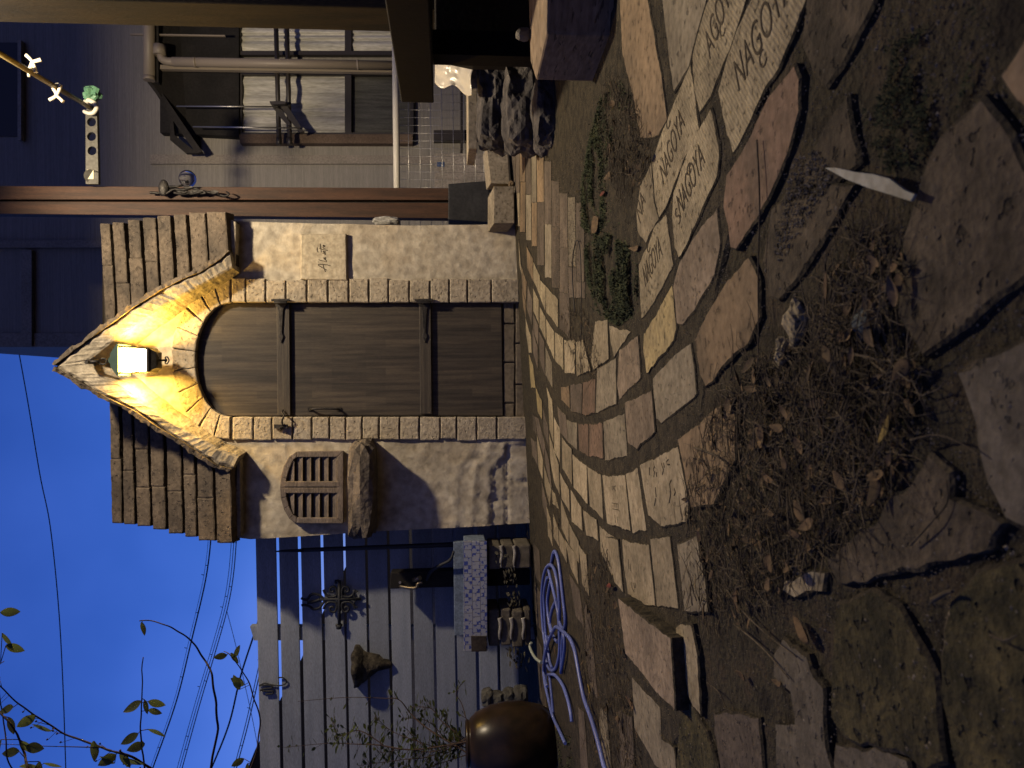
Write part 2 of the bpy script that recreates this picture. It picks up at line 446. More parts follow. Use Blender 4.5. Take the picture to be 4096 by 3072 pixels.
# ================================================================== ground
def proj(p):
    d = Vector(p) - O
    k = d.dot(fw)
    return 2048 + F * d.dot(DN) / k, 1536 - F * d.dot(RT) / k
mb = MB()
mb.add([(-60, -20, gz(-60) - .05), (60, -20, gz(60) - .05), (60, 120, gz(60) - .05), (-60, 120, gz(-60) - .05)], [(0, 1, 2, 3)])
tag(mb.build('ground', SOIL), kind='structure')
mb = MB()
NX, NY = 300, 300
vs = []
for j in range(NY + 1):
    for i in range(NX + 1):
        x = -4.2 + 7.6 * (i / NX); y = -1.6 + 7.2 * (j / NY)
        h = 0.0085 + 0.0035 * noise.noise(Vector((x * 6, y * 6, 0))) + 0.003 * noise.noise(Vector((x * 25, y * 25, 3)))
        if y > 4.35: h -= 0.02
        vs.append((x, y, gz(x) + h))
mb.add(vs, [(j * (NX + 1) + i, j * (NX + 1) + i + 1, (j + 1) * (NX + 1) + i + 1, (j + 1) * (NX + 1) + i) for j in range(NY) for i in range(NX)], True)
tag(mb.build('soil', SOIL), kind='structure')

# ================================================================== shed
shed = thing('garden_shed', P(2098, 1438, YF), 'little plastered storage shed with a brick arched door and a steep gabled porch', 'shed')
recess = [(1771, 2026), (1826, 2024), (1850, 1990), (1890, 1966), (1930, 1972), (2010, 1960), (2050, 1963), (2086, 1958), (2110, 1955)]
def wall_y(x, z):
    sx, sy = proj((x, YF, z))
    q = Vector((x, z, 0))
    y = YF - 0.009 * noise.noise(q * 2.7) - 0.005 * noise.noise(q * 8 + Vector((3, 1, 0))) - 0.0018 * noise.noise(q * 24) - 0.002 * noise.noise(q * 55)
    if sy > 1771:
        lim = lerpl(recess, sy)
        if sx > lim:
            y += 0.016
            if abs(sx - 2028) < 5 or (sx > 2028 and abs(sy - 1925) < 6) or (sx < 2028 and abs(sy - 2005) < 6): y += 0.012
        else:
            for k, a in ((0.006, 60), (0.005, 130)):      # lifted plaster edges that step up towards the shutter
                if 0 < (lim - a + 12 * noise.noise(Vector((sy * .02, k * 900, 0)))) - sx < 30 and sx > 1750: y -= k
    return y
XZ = lambda pts: [(P(a, b, YF).x, P(a, b, YF).z) for a, b in pts]
arc = lambda a, b, n, t0=0.0, t1=math.pi: [(924 - b * math.sin(t0 + (t1 - t0) * i / n), 1438.5 - a * math.cos(t0 + (t1 - t0) * i / n)) for i in range(n + 1)]
out = [(2066, 897), (1643, 902), (1100, 890), (940, 884), (905, 1000), (840, 1085), (700, 1160), (560, 1265), (440, 1360), (330, 1455),
       (430, 1540), (560, 1620), (700, 1705), (830, 1790), (930, 1860), (945, 2150), (1000, 2157), (1200, 2146), (1401, 2133), (1543, 2124),
       (1700, 2116), (1955, 2103), (2140, 2093), (2135, 1713)] + arc(275, 186, 24)[::-1] + [(2092, 1163)]
mb = MB()
sheet(mb, XZ(out), wall_y, 0.017, YF + 0.14)
mb.build('wall', plaster, shed)
mb = MB()
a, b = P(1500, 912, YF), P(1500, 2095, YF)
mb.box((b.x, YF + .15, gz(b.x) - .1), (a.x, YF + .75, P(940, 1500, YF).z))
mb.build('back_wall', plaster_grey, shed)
# stones framing the door
mb = MB()
na = 11
rr = random.Random(3)
ang = [math.pi * i / na for i in range(na + 1)]
el = lambda a, b, t: (924 - b * math.sin(t), 1438.5 - a * math.cos(t))
sd = 0
for i in range(na):
    t0, t1 = ang[i] + 0.007, ang[i + 1] - 0.007
    ts = [t0, (t0 + t1) / 2, t1]
    q = [el(228, 141, t) for t in ts] + [el(319 + rr.uniform(-4, 4), 232 + rr.uniform(-4, 4), t) for t in ts[::-1]]
    mb.slab([P(*p, YF) for p in q], (0, -1, 0), 0.016 + rr.uniform(0, .006), 0.13, 0.006, 0.0022, 0.02, sd); sd += 1
for joints, s0, s1 in (([928, 987, 1066, 1146, 1230, 1314, 1397, 1477, 1555, 1638, 1721, 1797, 1870, 1965, 2078], 1118, 1210),
                       ([932, 1016, 1091, 1174, 1250, 1320, 1385, 1450, 1518, 1600, 1678, 1761, 1827, 1907, 1987, 2108], 1668, 1758)):
    for u, v in zip(joints, joints[1:]):
        o = rr.uniform(-5, 5)
        e0, e1 = (s0 + o, s1) if s0 < 1400 else (s0, s1 + o)
        mb.slab([P(*p, YF) for p in ((u + 3, e0), (u + 3, e1), (v - 3, e1), (v - 3, e0))], (0, -1, 0), 0.016 + rr.uniform(0, .007), 0.13, 0.006, 0.0022, 0.02, sd); sd += 1
mb.build('door_surround', surround, shed)
mb = MB()
mb.px([(2120, 1120), (930, 1120), (690, 1438), (930, 1757), (2125, 1757)][:0] or [(2120, 1122)] + [el(316, 229, math.pi * i / 24) for i in range(25)] + [(2125, 1754), (2125, 1674)] + [el(233, 145, math.pi * i / 24) for i in range(25)][::-1] + [(2120, 1204)], YF - .008, YF + .1)
mb.build('surround_mortar', pm('joint_mortar', (.15, .12, .085), (.09, .072, .052), 12, .95, .5, 60), shed)
# door
YD = 4.385
mb = MB()
mb.px([(2006, 1213)] + [el(225, 137, math.pi * i / 30) for i in range(31)] + [(2012, 1663)], YD, YD + .035)
door = mb.build('door', doorw, shed, bevel=.003)
for s0, s1, e in ((1106, 1157, 1662), (1677, 1723, 1656)):
    mb = MB()
    mb.px([(s0, 1216), (s1, 1216), (s1 + 4, e), (s0 + 4, e)], YD - .022, YD - .0005)
    mb.build('batten', batten, door, bevel=.003)
for s, c in ((1122, 1122), (1697, 1697)):
    mb = MB()
    mb.px([(s - 38, 1196), (s + 34, 1194), (s + 34, 1203), (s - 38, 1205)], YF - .04, YF - .024)
    mb.px([(s - 20, 1205), (s + 22, 1205), (s + 22, 1226), (s + 14, 1230), (s + 10, 1240), (s + 7, 1300), (s + 5, 1330), (s + 12, 1345), (s + 2, 1372),
           (s - 9, 1345), (s - 3, 1330), (s - 6, 1300), (s - 9, 1240), (s - 14, 1230), (s - 20, 1226)], YD - .031, YD - .023)
    p = [P(s - 26, 1210, YF - .034), P(s + 26, 1210, YF - .034)]
    mb.tube(p, .009, 8)
    mb.build('strap_hinge', ironm, door, bevel=.0015)
mb = MB()
pts = [P(1241, 1637, YD), P(1246, 1637, YD - .03), P(1262, 1636, YD - .04), P(1298, 1635, YD - .042), P(1335, 1636, YD - .04), P(1350, 1637, YD - .03), P(1355, 1637, YD)]
mb.tube(spline(pts, 5), .006, 8)
for s in (1240, 1356):
    mb.px([(s - 9, 1630), (s + 9, 1630), (s + 9, 1644), (s - 9, 1644)], YD - .006, YD)
mb.build('handle', ironm, door)
mb = MB()
mb.px([(1096, 1698), (1150, 1698), (1150, 1714), (1096, 1714)], YF - .045, YF - .03)
mb.tube(spline([P(1132, 1640, YD - .03), P(1128, 1650, YD - .05), P(1136, 1662, YF - .06), P(1129, 1680, YF - .06), P(1130, 1702, YF - .05)], 5), .005, 7)
mb.tube([P(1122, 1720, YF - .03), P(1122, 1706, YF - .06)], .008, 7)
mb.build('latch', ironm, shed)
# threshold bricks under the door
mb = MB()
for s0, s1, js in ((2014, 2056, [1208, 1296, 1450, 1612, 1672]), (2062, 2128, [1208, 1374, 1538, 1672])):
    for u, v in zip(js, js[1:]):
        mb.slab([P(a, b, YD + .03) for a, b in ((s0, u + 3), (s0, v - 3), (s1 if s1 < 2100 else 2140, v - 3), (s1 if s1 < 2100 else 2140, u + 3))], (0, -1, 0), .02 + rr.uniform(0, .004), .06, .006, .0015, .03, sd); sd += 1
mb.build('threshold', stepm, shed)
mb = MB(); mb.px([(2008, 1205), (2008, 1676), (2150, 1676), (2150, 1205)], YD + .037, YD + .06)
mb.build('threshold_mortar', MATS['concrete'], shed)
# plaque with its handwriting
mb = MB()
mb.slab([P(a, b, YF) for a, b in ((1207, 940), (1206, 1119), (1389, 1122), (1386, 938))], (0, -1, 0), .026, .03, .005, .0012, .03, 5)
plq = mb.build('plaque', pm('plaque_clay', (0.52, 0.45, 0.33), (0.46, 0.40, 0.29), 6, .9, .5, 40, bdist=.006), shed)
Kp = K(1180, 920, 7.9)
strokes = [[(1005, 1265), (930, 1225), (860, 1190), (780, 1140), (730, 1100)], [(730, 1080), (900, 1090), (1050, 1110), (1120, 1130)],
           [(965, 1325), (920, 1220), (895, 1150), (885, 1090)], [(735, 1022), (728, 1005)],
           [(745, 935), (800, 960), (900, 985), (985, 1000), (1000, 990), (990, 965), (960, 950)],
           [(950, 935), (920, 915), (915, 895), (950, 893), (968, 915), (945, 938)], [(885, 880), (935, 880), (968, 882), (972, 860)],
           [(870, 730), (915, 750), (958, 772), (945, 735), (895, 695)], [(905, 692), (882, 675), (905, 662), (945, 678), (958, 700), (930, 704), (905, 692)],
           [(735, 705), (703, 665), (700, 600), (712, 545)], [(765, 580), (840, 605), (930, 630), (1035, 650)], [(790, 430), (800, 520), (815, 610), (825, 710)],
           [(950, 595), (905, 575), (880, 568), (888, 535)], [(905, 520), (915, 480), (890, 485), (890, 515), (930, 525), (945, 490)]]
mb = MB()
for s in strokes:
    mb.tube(spline([P(a, b, YF - .0262) for a, b in Kp(s)], 3), .0021, 5)
mb.build('handwriting', STAMP, plq)
# shutter
K4 = K(1000, 1500, 1.843)
oa = [(340, 566), (290, 600), (250, 670), (228, 750), (222, 830), (228, 910), (250, 990), (290, 1060), (340, 1094)]
ia = [(345, 606), (320, 625), (290, 690), (268, 765), (262, 830), (268, 900), (285, 965), (318, 1030), (345, 1052)]
mb = MB(); mb.px(K4([(688, 562)] + oa + [(688, 1092)]), YF - .018, YF + .01)
shu = mb.build('shutter', shutd, shed)
mb = MB()
q0, q1 = K4([(688, 560)] + oa + [(688, 1096)]), K4([(642, 606)] + ia + [(642, 1052)])
for i in range(len(q0) - 1):
    mb.px([q0[i], q0[i + 1], q1[i + 1], q1[i]], YF - .045, YF - .012)
mb.px(K4([(642, 606), (642, 1052), (688, 1096), (688, 560)]), YF - .046, YF - .012)
mb.px(K4([(250, 785), (250, 826), (660, 826), (660, 785)]), YF - .048, YF - .012)
mb.px(K4([(250, 830), (250, 872), (660, 872), (660, 830)]), YF - .0465, YF - .012)
mb.build('shutter_frame', shutm, shu, bevel=.004)
mb = MB()
for y0, y1 in ((608, 785), (872, 1050)):
    for k, x in enumerate((326, 388, 450, 514, 578, 640)):
        lo = y0 + (26 if k == 0 and y0 < 700 else 0); hi = y1 - (26 if k == 0 and y0 > 700 else 0)
        a, b, c, d = K4([(x - 44, lo), (x - 44, hi), (x, hi), (x, lo)])
        mb.loops([[P(*a, YF - .020), P(*b, YF - .020), P(*b, YF - .012), P(*a, YF - .012)], [P(*d, YF - .042), P(*c, YF - .042), P(*c, YF - .034), P(*d, YF - .034)]])
mb.build('slats', shutm, shu)
mb = MB()
rock(mb, P(1452, 1954, YF - .07), (.315, .16, .088), 4, .13, 3, .74, 1.3)
mb.build('window_sill', rockb, shed)

# ---- roof
outR = [(406, 899), (480, 893), (560, 880), (640, 868), (720, 862), (800, 854), (846, 849), (890, 852), (918, 866)]
gabR = [(223, 1464), (300, 1405), (417, 1320), (471, 1283), (530, 1238), (652, 1161), (742, 1116), (806, 1091), (887, 1039), (921, 1006)]
gabL = [(223, 1464), (330, 1530), (435, 1588), (544, 1640), (640, 1708), (747, 1771), (869, 1857), (930, 1873)]
outL = [(453, 2033), (462, 2070), (480, 2090), (562, 2098), (640, 2112), (688, 2126), (806, 2151), (878, 2168), (945, 2170)]
def roof_y(sx): return 4.265 + max(0, 925 - sx) / 500 * 0.50
def roof_side(courses, outer, gable, slope, sgn, name, seed):
    mb = MB(); r = random.Random(seed); sd = seed * 50
    for k in range(len(courses) - 1):
        c0, c1 = courses[k], courses[k + 1]
        cm = (c0 + c1) / 2
        so_ = lerpl(outer, cm) - sgn * 0
        sg_ = lerpl(gable, cm + slope * abs(lerpl(gable, cm) - so_)) + sgn * 38
        L = abs(sg_ - so_); t = 0; cuts = [0]
        while t < L - 150:
            t += r.uniform(150, 260); cuts.append(t)
        cuts[-1] = L
        for u, v in zip(cuts, cuts[1:]):
            def pt(c, w, wob=0):
                sx = c + slope * w + wob; return P(sx, so_ + sgn * w, roof_y(c))
            g = 3.8 + r.uniform(0, 3.6)
            w0, w1 = r.uniform(-2.5, 2.5), r.uniform(-2.5, 2.5)
            q = [pt(c0 + g, u + (.4 if u else 0)), pt(c0 + g, v - .4), pt(c1 - g, v - .4, w1), pt(c1 - g, u + (.4 if u else 0), w0)]
            n = (q[1] - q[0]).cross(q[3] - q[0]).normalized()
            if n.y > 0: n = -n
            n = (n + Vector((0, -.12, -.10))).normalized()
            mb.slab(q, n, .020 + r.uniform(0, .006), .05, .008, .003, .022, sd); sd += 1
    return mb.build(name, roofm, shed)
cR = [404, 455, 514, 575, 634, 700, 761, 833, 917]
cL = [456, 504, 555, 616, 679, 747, 801, 874, 945]
slp = roof_side(cR, outR, gabR, .055, 1, 'roof_slope', 1)
slp2 = roof_side(cL, outL, gabL, -.028, -1, 'roof_slope', 2)
mb = MB()
for outer, gable, sgn in ((outR, gabR, 1), (outL, gabL, -1)):
    lv = [410, 500, 600, 700, 800, 880, 916] if sgn > 0 else [458, 520, 600, 700, 800, 880, 940]
    f = [P(s, lerpl(outer, s) + sgn * 6, roof_y(s) + .022) for s in lv]
    g = [P(s + 8, lerpl(gable, s) + sgn * 45, roof_y(s) + .022) for s in lv]
    for i in range(len(lv) - 1):
        q = [f[i], g[i], g[i + 1], f[i + 1]]
        mb.prism(q, (0, .05, 0))
    # eave underside, back slope
    e0, e1 = (868, 1072) if sgn > 0 else (2166, 1822)
    mb.px([(905, e0 + sgn * 6), (905, e1), (930, e1), (944, e1 - sgn * 10), (944, e0 + sgn * 16)], 4.30, YF + .05)
    a, b = P(lv[0], lerpl(outer, lv[0]) + sgn * 4, roof_y(lv[0]) + .03), P(lv[0], 1445, roof_y(lv[0]) + .03)
    mb.add([a, b, b + Vector((0, .6, -.7)), a + Vector((0, .6, -.7))], [(0, 1, 2, 3)])
mb.build('roof_deck', darkm, shed)
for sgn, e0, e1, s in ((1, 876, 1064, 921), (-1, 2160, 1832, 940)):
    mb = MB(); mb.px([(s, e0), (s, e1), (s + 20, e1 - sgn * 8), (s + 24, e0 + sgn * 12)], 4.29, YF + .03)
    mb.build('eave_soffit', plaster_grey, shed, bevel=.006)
# ---- gable: front band, coping, cheeks
inR = [(338, 1452), (381, 1424), (470, 1352), (562, 1288), (680, 1212), (806, 1143), (880, 1102), (928, 1072)]
inL = [(338, 1452), (400, 1498), (520, 1568), (650, 1662), (780, 1742), (880, 1797), (955, 1824)]
YG = 4.235
mb = MB(); mc = MB()
for outp, inp in ((gabR, inR), (gabL, inL)):
    n = 60; rg = []
    for i in range(n + 1):
        t = i / n
        so_ = outp[0][0] + (outp[-1][0] - outp[0][0]) * t; si_ = inp[0][0] + (inp[-1][0] - inp[0][0]) * t
        a = P(so_, lerpl(outp, so_), YG); b = P(si_, lerpl(inp, si_), YG + .006)
        w = noise.noise_vector(a * 9) * .007 + noise.noise_vector(a * 26) * .006 + noise.noise_vector(a * 60) * .004
        a = a + Vector((w.x, 0, w.z)); b = b + Vector((w.z, 0, w.x)) * .6
        m1 = a.lerp(b, .2) + Vector((0, -.007 + w.y, 0)); m2 = a.lerp(b, .85) + Vector((0, -.006 + w.z, 0))
        ab, bb = a + Vector((0, .42 * (1 - t) + .1, 0)), b + Vector(((.075 if outp is gabL else -.075) * (1 - .75 * t), YF - YG + .02, -.05 * (1 - .75 * t)))
        rg.append([ab, a + Vector((0, .006, 0)), m1, m2, b, bb])
    mb.loops(rg, True, True, False)
    rg = []
    for i in range(n + 1):
        t = i / n
        so_ = outp[0][0] + (outp[-1][0] - outp[0][0]) * t
        a = P(so_, lerpl(outp, so_), YG); o = P(so_ - 16, lerpl(outp, so_) + (-14 if outp is gabR else 14), YG)
        w = noise.noise_vector(a * 16 + Vector((4, 0, 0))) * .012 + noise.noise_vector(a * 45) * .010 + noise.noise_vector(a * 110) * .006
        a2 = a.lerp(o, .15); o = o + Vector((w.x, 0, w.z))
        k = .42 * (1 - t) + .09
        rg.append([a2 + Vector((0, k, 0)), a2 + Vector((0, -.012 + w.y, 0)), o + Vector((0, -.006, 0)), o + Vector((0, k, 0))])
    mc.loops(rg, True, True)
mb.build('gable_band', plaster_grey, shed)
mc.build('gable_coping', roofm, shed)

# ================================================================== lantern
YL = 4.185
lan = thing('wall_lantern', P(560, 1440, YL), 'lit yellow lantern with a dark pointed cap hanging in the shed gable', 'lantern')
s = YL / F
ctr = lambda sx, sy=1441: P(sx, sy, YL)
def sq(sx, h, sy=1441): c = ctr(sx, sy); h *= s; return [c + Vector((a * h, b * h, 0)) for a, b in ((-1, -1), (1, -1), (1, 1), (-1, 1))]
mb = MB()
mb.box(tuple(ctr(352, 1449) + Vector((-.009, -.02, -.009))), tuple(Vector((ctr(352, 1449).x + .009, YF + .02, ctr(352).z + .009))))
mb.tube([ctr(352, 1448), ctr(398, 1446)], .009, 8)
mb.tube(spline([ctr(396, 1446), ctr(405, 1456), ctr(420, 1456), ctr(428, 1444), ctr(418, 1434), ctr(405, 1436)], 4), .005, 6)
mb.build('bracket', ironm, lan)
mb = MB()
mb.loops([sq(436, 7), sq(448, 14), sq(452, 24), sq(494, 60), sq(500, 60), sq(500, 50)], True, True)
mb.build('lantern_cap', plain('verdigris', (.035, .06, .05), .45, .3), lan)
mb = MB()
q0, q1 = sq(505, 44), sq(600, 39)          # glass on the front and the two sides; the back is a metal plate
mb.add(q0 + q1, [(0, 1, 5, 4), (1, 2, 6, 5), (3, 0, 4, 7)])
glow = plain('lit_glass', (1, .8, .45), .4, emit=(1.0, .58, .10), estr=400.0)
mb.build('lit_glass', glow, lan)
mb = MB()
for a, b in ((-1, -1), (1, -1), (1, 1), (-1, 1)):
    p0, p1 = ctr(500) + Vector((a * 50 * s, b * 50 * s, 0)), ctr(612) + Vector((a * 44 * s, b * 44 * s, 0))
    mb.tube([p0, p1], .0048, 6)
mb.loops([sq(603, 47), sq(612, 47), sq(618, 40), sq(636, 30), sq(640, 10)], True, True)
mb.tube([ctr(638), ctr(668)], .006, 8)
for k in (-1, 1):
    mb.tube(spline([ctr(668, 1441), ctr(660, 1441 + k * 10), ctr(668, 1441 + k * 14), ctr(674, 1441 + k * 6), ctr(676, 1441)], 3), .0035, 6)
mb.loops([[v + Vector((0, .002, 0)) for v in (sq(503, 46)[2], sq(503, 46)[3], sq(603, 41)[3], sq(603, 41)[2])], [v + Vector((0, .006, 0)) for v in (sq(503, 46)[2], sq(503, 46)[3], sq(603, 41)[3], sq(603, 41)[2])]])
mb.build('lantern_frame', ironm, lan)

# ================================================================== paving
G1, G2, G3 = K(2000, 0, 2.011), K(2000, 700, 2.011), K(2000, 1400, 2.011)
G4, C6, C7 = K(2000, 2150, 1.799), K(1980, 850, 2.369), K(2040, 1550, 2.369)
path = MB()
path.slab([G(a, b) for a, b in ((2330, 330), (2600, -250), (3300, -250), (3080, 400), (2900, 1150), (2780, 2150), (2780, 2900), (2500, 3300), (2250, 3300), (2140, 2500), (2126, 2094), (2064, 898), (2040, 575), (2200, 575))],
          GN, .0135, .03, .01, .004, .08, 1)
path = tag(path.build('brick_path', JOINT), kind='structure')
bk = []
def B(K_, c, pts, label=None, h=None): bk.append((K_(pts), c, label, h))
B(G1, 'o', [(965, 0), (960, -120), (1190, -120), (1185, 0), (1245, 350), (1300, 650), (1338, 950), (1270, 1085), (1130, 1100), (1060, 700), (990, 450)], 'long orange tile')
B(G1, 'g', [(1310, 0), (1310, -80), (1660, -100), (1655, 0), (1560, 330), (1515, 520), (1400, 720), (1370, 500), (1340, 260)], 'grey paving stone')
B(G1, 'c', [(1690, -20), (1740, -150), (2010, -150), (1970, 0), (1860, 330), (1790, 500), (1690, 760), (1610, 885), (1570, 700), (1550, 400), (1590, 220)], 'cream brick stamped GOYA')
B(G1, 'c', [(2040, -20), (2120, -150), (2540, -150), (2453, 0), (2230, 560), (2110, 720), (1990, 1000), (1880, 1215), (1830, 1060), (1760, 740), (1810, 560), (1900, 270)], 'large cream brick stamped NAGOYA')
B(G1, 'c', [(1525, 545), (1560, 760), (1575, 930), (1595, 1040), (1480, 1260), (1395, 1490), (1340, 1640), (1283, 1733), (1250, 1600), (1225, 1300), (1300, 1080), (1395, 860)], 'cream brick stamped NAGOYA')
B(G2, 'c', [(1690, -515), (1725, -350), (1757, -150), (1735, 10), (1600, 310), (1440, 665), (1410, 560), (1388, 330), (1400, 140), (1500, -150), (1600, -360)], 'cream brick stamped NAGOYA')
B(G2, 'l', [(1215, -90), (1235, 230), (1270, 345), (1170, 530), (1110, 450), (1100, 300), (1130, 100)], 'worn buff brick with part of a stamp')
B(G2, 'c', [(1330, 325), (1360, 530), (1385, 730), (1310, 870), (1240, 1010), (1140, 1150), (1130, 950), (1120, 720), (1190, 570), (1240, 440)], 'cream brick stamped AGOYA')
B(G2, 'p', [(1740, 290), (1765, 550), (1720, 800), (1600, 1000), (1470, 1190), (1425, 1190), (1400, 900), (1450, 700), (1560, 520)], 'pink and buff brick')
B(G2, 'r', [(2353, -850), (2393, -750), (2390, -500), (2300, -160), (2140, 180), (2060, 330), (1900, 580), (1860, 560), (1840, 400), (1800, 250), (1830, 0), (1900, -100), (2003, -260), (2150, -600)], 'pitted red brick')
B(G2, 'y', [(1380, 910), (1410, 1230), (1390, 1330), (1180, 1590), (1155, 1400), (1160, 1280), (1250, 1150), (1320, 1000)], 'yellow brick')
B(G2, 'o', [(1990, 680), (2070, 850), (2080, 1150), (1990, 1330), (1880, 1420), (1660, 1690), (1615, 1590), (1575, 1330), (1660, 1130), (1830, 880)], 'grooved brown brick')
B(G3, 'g', [(1530, -40), (1560, 150), (1575, 350), (1560, 380), (1300, 580), (1260, 540), (1235, 340), (1230, 230), (1390, 70)])
B(G2, 'l', [(765, 1185), (860, 1170), (870, 1480), (755, 1560), (732, 1490)])
B(G2, 'l', [(880, 1215), (1045, 1260), (920, 1450), (893, 1350)])
B(G3, 'p', [(960, 10), (1110, -110), (1130, 230), (960, 390), (940, 280)])
B(G3, 'g', [(780, 150), (930, 75), (935, 430), (770, 505)])
B(G3, 'r', [(668, 265), (768, 235), (762, 500), (690, 520), (662, 510)])
B(G3, 'b', [(565, 280), (658, 272), (655, 510), (570, 490)])
B(G3, 'o', [(490, 300), (555, 290), (562, 470), (492, 400)])
B(G3, 'p', [(1005, 430), (1215, 335), (1238, 660), (1100, 785), (1028, 740)], 'pale pink brick')
B(G3, 'g', [(835, 580), (995, 515), (1020, 850), (850, 890)])
B(G3, 'r', [(718, 600), (822, 592), (828, 865), (717, 850)])
B(G3, 'r', [(628, 600), (711, 600), (711, 850), (640, 810)])
B(G3, 'g', [(530, 560), (618, 590), (618, 800), (550, 740)])
B(G3, 'b', [(472, 480), (528, 530), (545, 730), (482, 660)])
B(G3, 'l', [(1125, 925), (1425, 785), (1508, 1210), (1500, 1370), (1310, 1420), (1195, 1330)], 'big buff brick with shallow stamped marks')
B(G3, 'l', [(1014, 1010), (1103, 968), (1175, 1440), (1068, 1460)])
B(G3, 'l', [(825, 1012), (1003, 1015), (1046, 1450), (862, 1390)], 'buff brick with small stamped marks')
B(G3, 'l', [(704, 940), (808, 1008), (828, 1358), (727, 1250)])
B(G3, 'l', [(585, 845), (692, 935), (702, 1238), (597, 1100)])
B(G3, 'l', [(499, 705), (574, 800), (578, 1080), (502, 950)])
B(C7, 'l', [(416, 285), (470, 395), (472, 700), (424, 600)])
B(C7, 'c', [(362, 90), (408, 230), (412, 520), (372, 390)])
B(G3, 'o', [(1435, 722), (1858, 385), (1893, 600), (1878, 880), (1718, 1230), (1545, 1255)], 'big orange brown slab brick')
B(G3, 'l', [(664, 1285), (776, 1372), (790, 1530), (695, 1490)])
B(G3, 'l', [(568, 1125), (653, 1270), (662, 1450), (577, 1380)])
B(G3, 'l', [(483, 985), (553, 1122), (558, 1300), (497, 1200)])
B(C7, 'l', [(372, 440), (462, 735), (470, 1010), (420, 900), (385, 720)])
B(C7, 'l', [(255, 450), (312, 690), (308, 860), (270, 760)])
B(C7, 'l', [(318, 730), (388, 960), (378, 1120), (330, 930)])
B(C7, 'l', [(482, 1060), (555, 1275), (555, 1480), (490, 1330)])
B(C7, 'l', [(462, 1340), (530, 1480), (535, 1659), (470, 1520)])
B(C7, 'l', [(560, 1290), (650, 1460), (655, 1659), (565, 1560)])
B(G3, 'l', [(802, 1420), (918, 1520), (935, 1700), (900, 1800), (815, 1620)])
B(G4, 'l', [(760, 0), (848, 20), (884, 385), (820, 310), (790, 160)])
B(G4, 'l', [(880, 20), (1070, 60), (1112, 480), (1040, 478), (920, 398), (895, 200)], 'buff brick with faint scratches')
B(G4, 'l', [(1082, 20), (1220, 0), (1278, 498), (1130, 488)], 'pale broken brick with hollows')
B(G4, 'g', [(1280, 60), (1415, 0), (1465, 300), (1485, 520), (1335, 530)])
B(G4, 'p', [(850, 440), (1225, 735), (1252, 1230), (1120, 1100), (905, 830)], 'tilted pink brick', .03)
B(G4, 'g', [(955, 1015), (1150, 1230), (1165, 1659), (1120, 1640), (970, 1370)])
B(G4, 'l', [(470, 20), (550, 130), (560, 330), (510, 220)])
B(G4, 'l', [(568, 60), (620, 130), (640, 420), (590, 330)])
B(G4, 'b', [(500, 260), (570, 380), (600, 640), (545, 560)])
B(G4, 'b', [(610, 450), (650, 560), (700, 1160), (655, 1100), (620, 860)])
B(G4, 'g', [(720, 1230), (765, 1260), (800, 1659), (745, 1659), (715, 1350)])
B(G4, 'b', [(850, 1250), (950, 1300), (965, 1659), (870, 1659)])
B(G4, 'b', [(565, 1230), (605, 1260), (630, 1659), (580, 1659)])
B(G4, 'b', [(255, 700), (300, 800), (340, 1300), (290, 1150)])
B(G4, 'b', [(250, 330), (290, 400), (305, 690), (262, 620)])
B(G4, 'b', [(240, 40), (285, 100), (295, 330), (250, 280)])
B(G4, 'g', [(1165, 1450), (1250, 1520), (1265, 1670), (1175, 1670)])
B(G2, 'l', [(518, 1335), (597, 1330), (600, 1595), (522, 1590)])
B(C6, 'l', [(762, 1230), (830, 1215), (905, 1490), (775, 1545)])
B(C6, 'c', [(568, 1135), (645, 1185), (648, 1485), (568, 1400)])
B(C6, 'c', [(488, 1015), (557, 1125), (558, 1385), (492, 1230)])
B(C6, 'c', [(427, 895), (478, 1000), (478, 1205), (422, 1080)])
B(C6, 'c', [(482, 705), (593, 822), (598, 1085), (484, 940)])
B(C6, 'c', [(432, 645), (477, 702), (474, 930), (428, 800)])
B(C6, 'c', [(365, 475), (424, 600), (424, 785), (362, 640)])
B(C6, 'c', [(362, 720), (410, 830), (412, 1050), (365, 930)])
B(C6, 'o', [(303, 330), (355, 440), (355, 640), (306, 520)])
B(C6, 'o', [(245, 500), (298, 660), (292, 830), (262, 730)])
B(C6, 'b', [(310, 700), (352, 830), (348, 1060), (300, 900)])
B(C6, 'b', [(360, 960), (410, 1070), (410, 1260), (362, 1130)])
B(C6, 'b', [(418, 1130), (466, 1230), (470, 1540), (425, 1400)])
B(C6, 'g', [(478, 1270), (535, 1420), (545, 1659), (482, 1540)])
B(C6, 'c', [(290, 1000), (340, 1180), (345, 1330), (320, 1320), (296, 1150)])
B(C6, 'b', [(352, 1100), (405, 1280), (405, 1480), (360, 1330)])
B(C6, 'y', [(318, 1340), (360, 1450), (385, 1659), (340, 1659)])
B(C7, 'y', [(240, 0), (300, 130), (305, 300), (262, 230)])
B(C7, 'b', [(310, 190), (360, 380), (365, 560), (320, 420)])
B(C7, 'b', [(240, 280), (270, 300), (330, 540), (315, 640), (262, 440)])
B(C7, 'b', [(330, 560), (368, 690), (395, 940), (380, 930), (330, 700)])
B(C7, 'c', [(345, 0), (400, 120), (405, 210), (358, 90)])
B(C7, 'p', [(450, 180), (520, 260), (525, 450), (470, 380)])
B(C7, 'b', [(197, 480), (250, 520), (262, 740), (215, 640)])
B(C7, 'b', [(300, 880), (350, 1100), (362, 1300), (312, 1120)])
B(C7, 'l', [(348, 1130), (384, 1250), (402, 1500), (362, 1400)])
B(C7, 'b', [(215, 250), (238, 290), (250, 440), (222, 400)])
B(C7, 'c', [(395, 965), (425, 1010), (462, 1150), (405, 1100)])
B(C7, 'l', [(410, 1190), (452, 1330), (462, 1500), (415, 1420)])
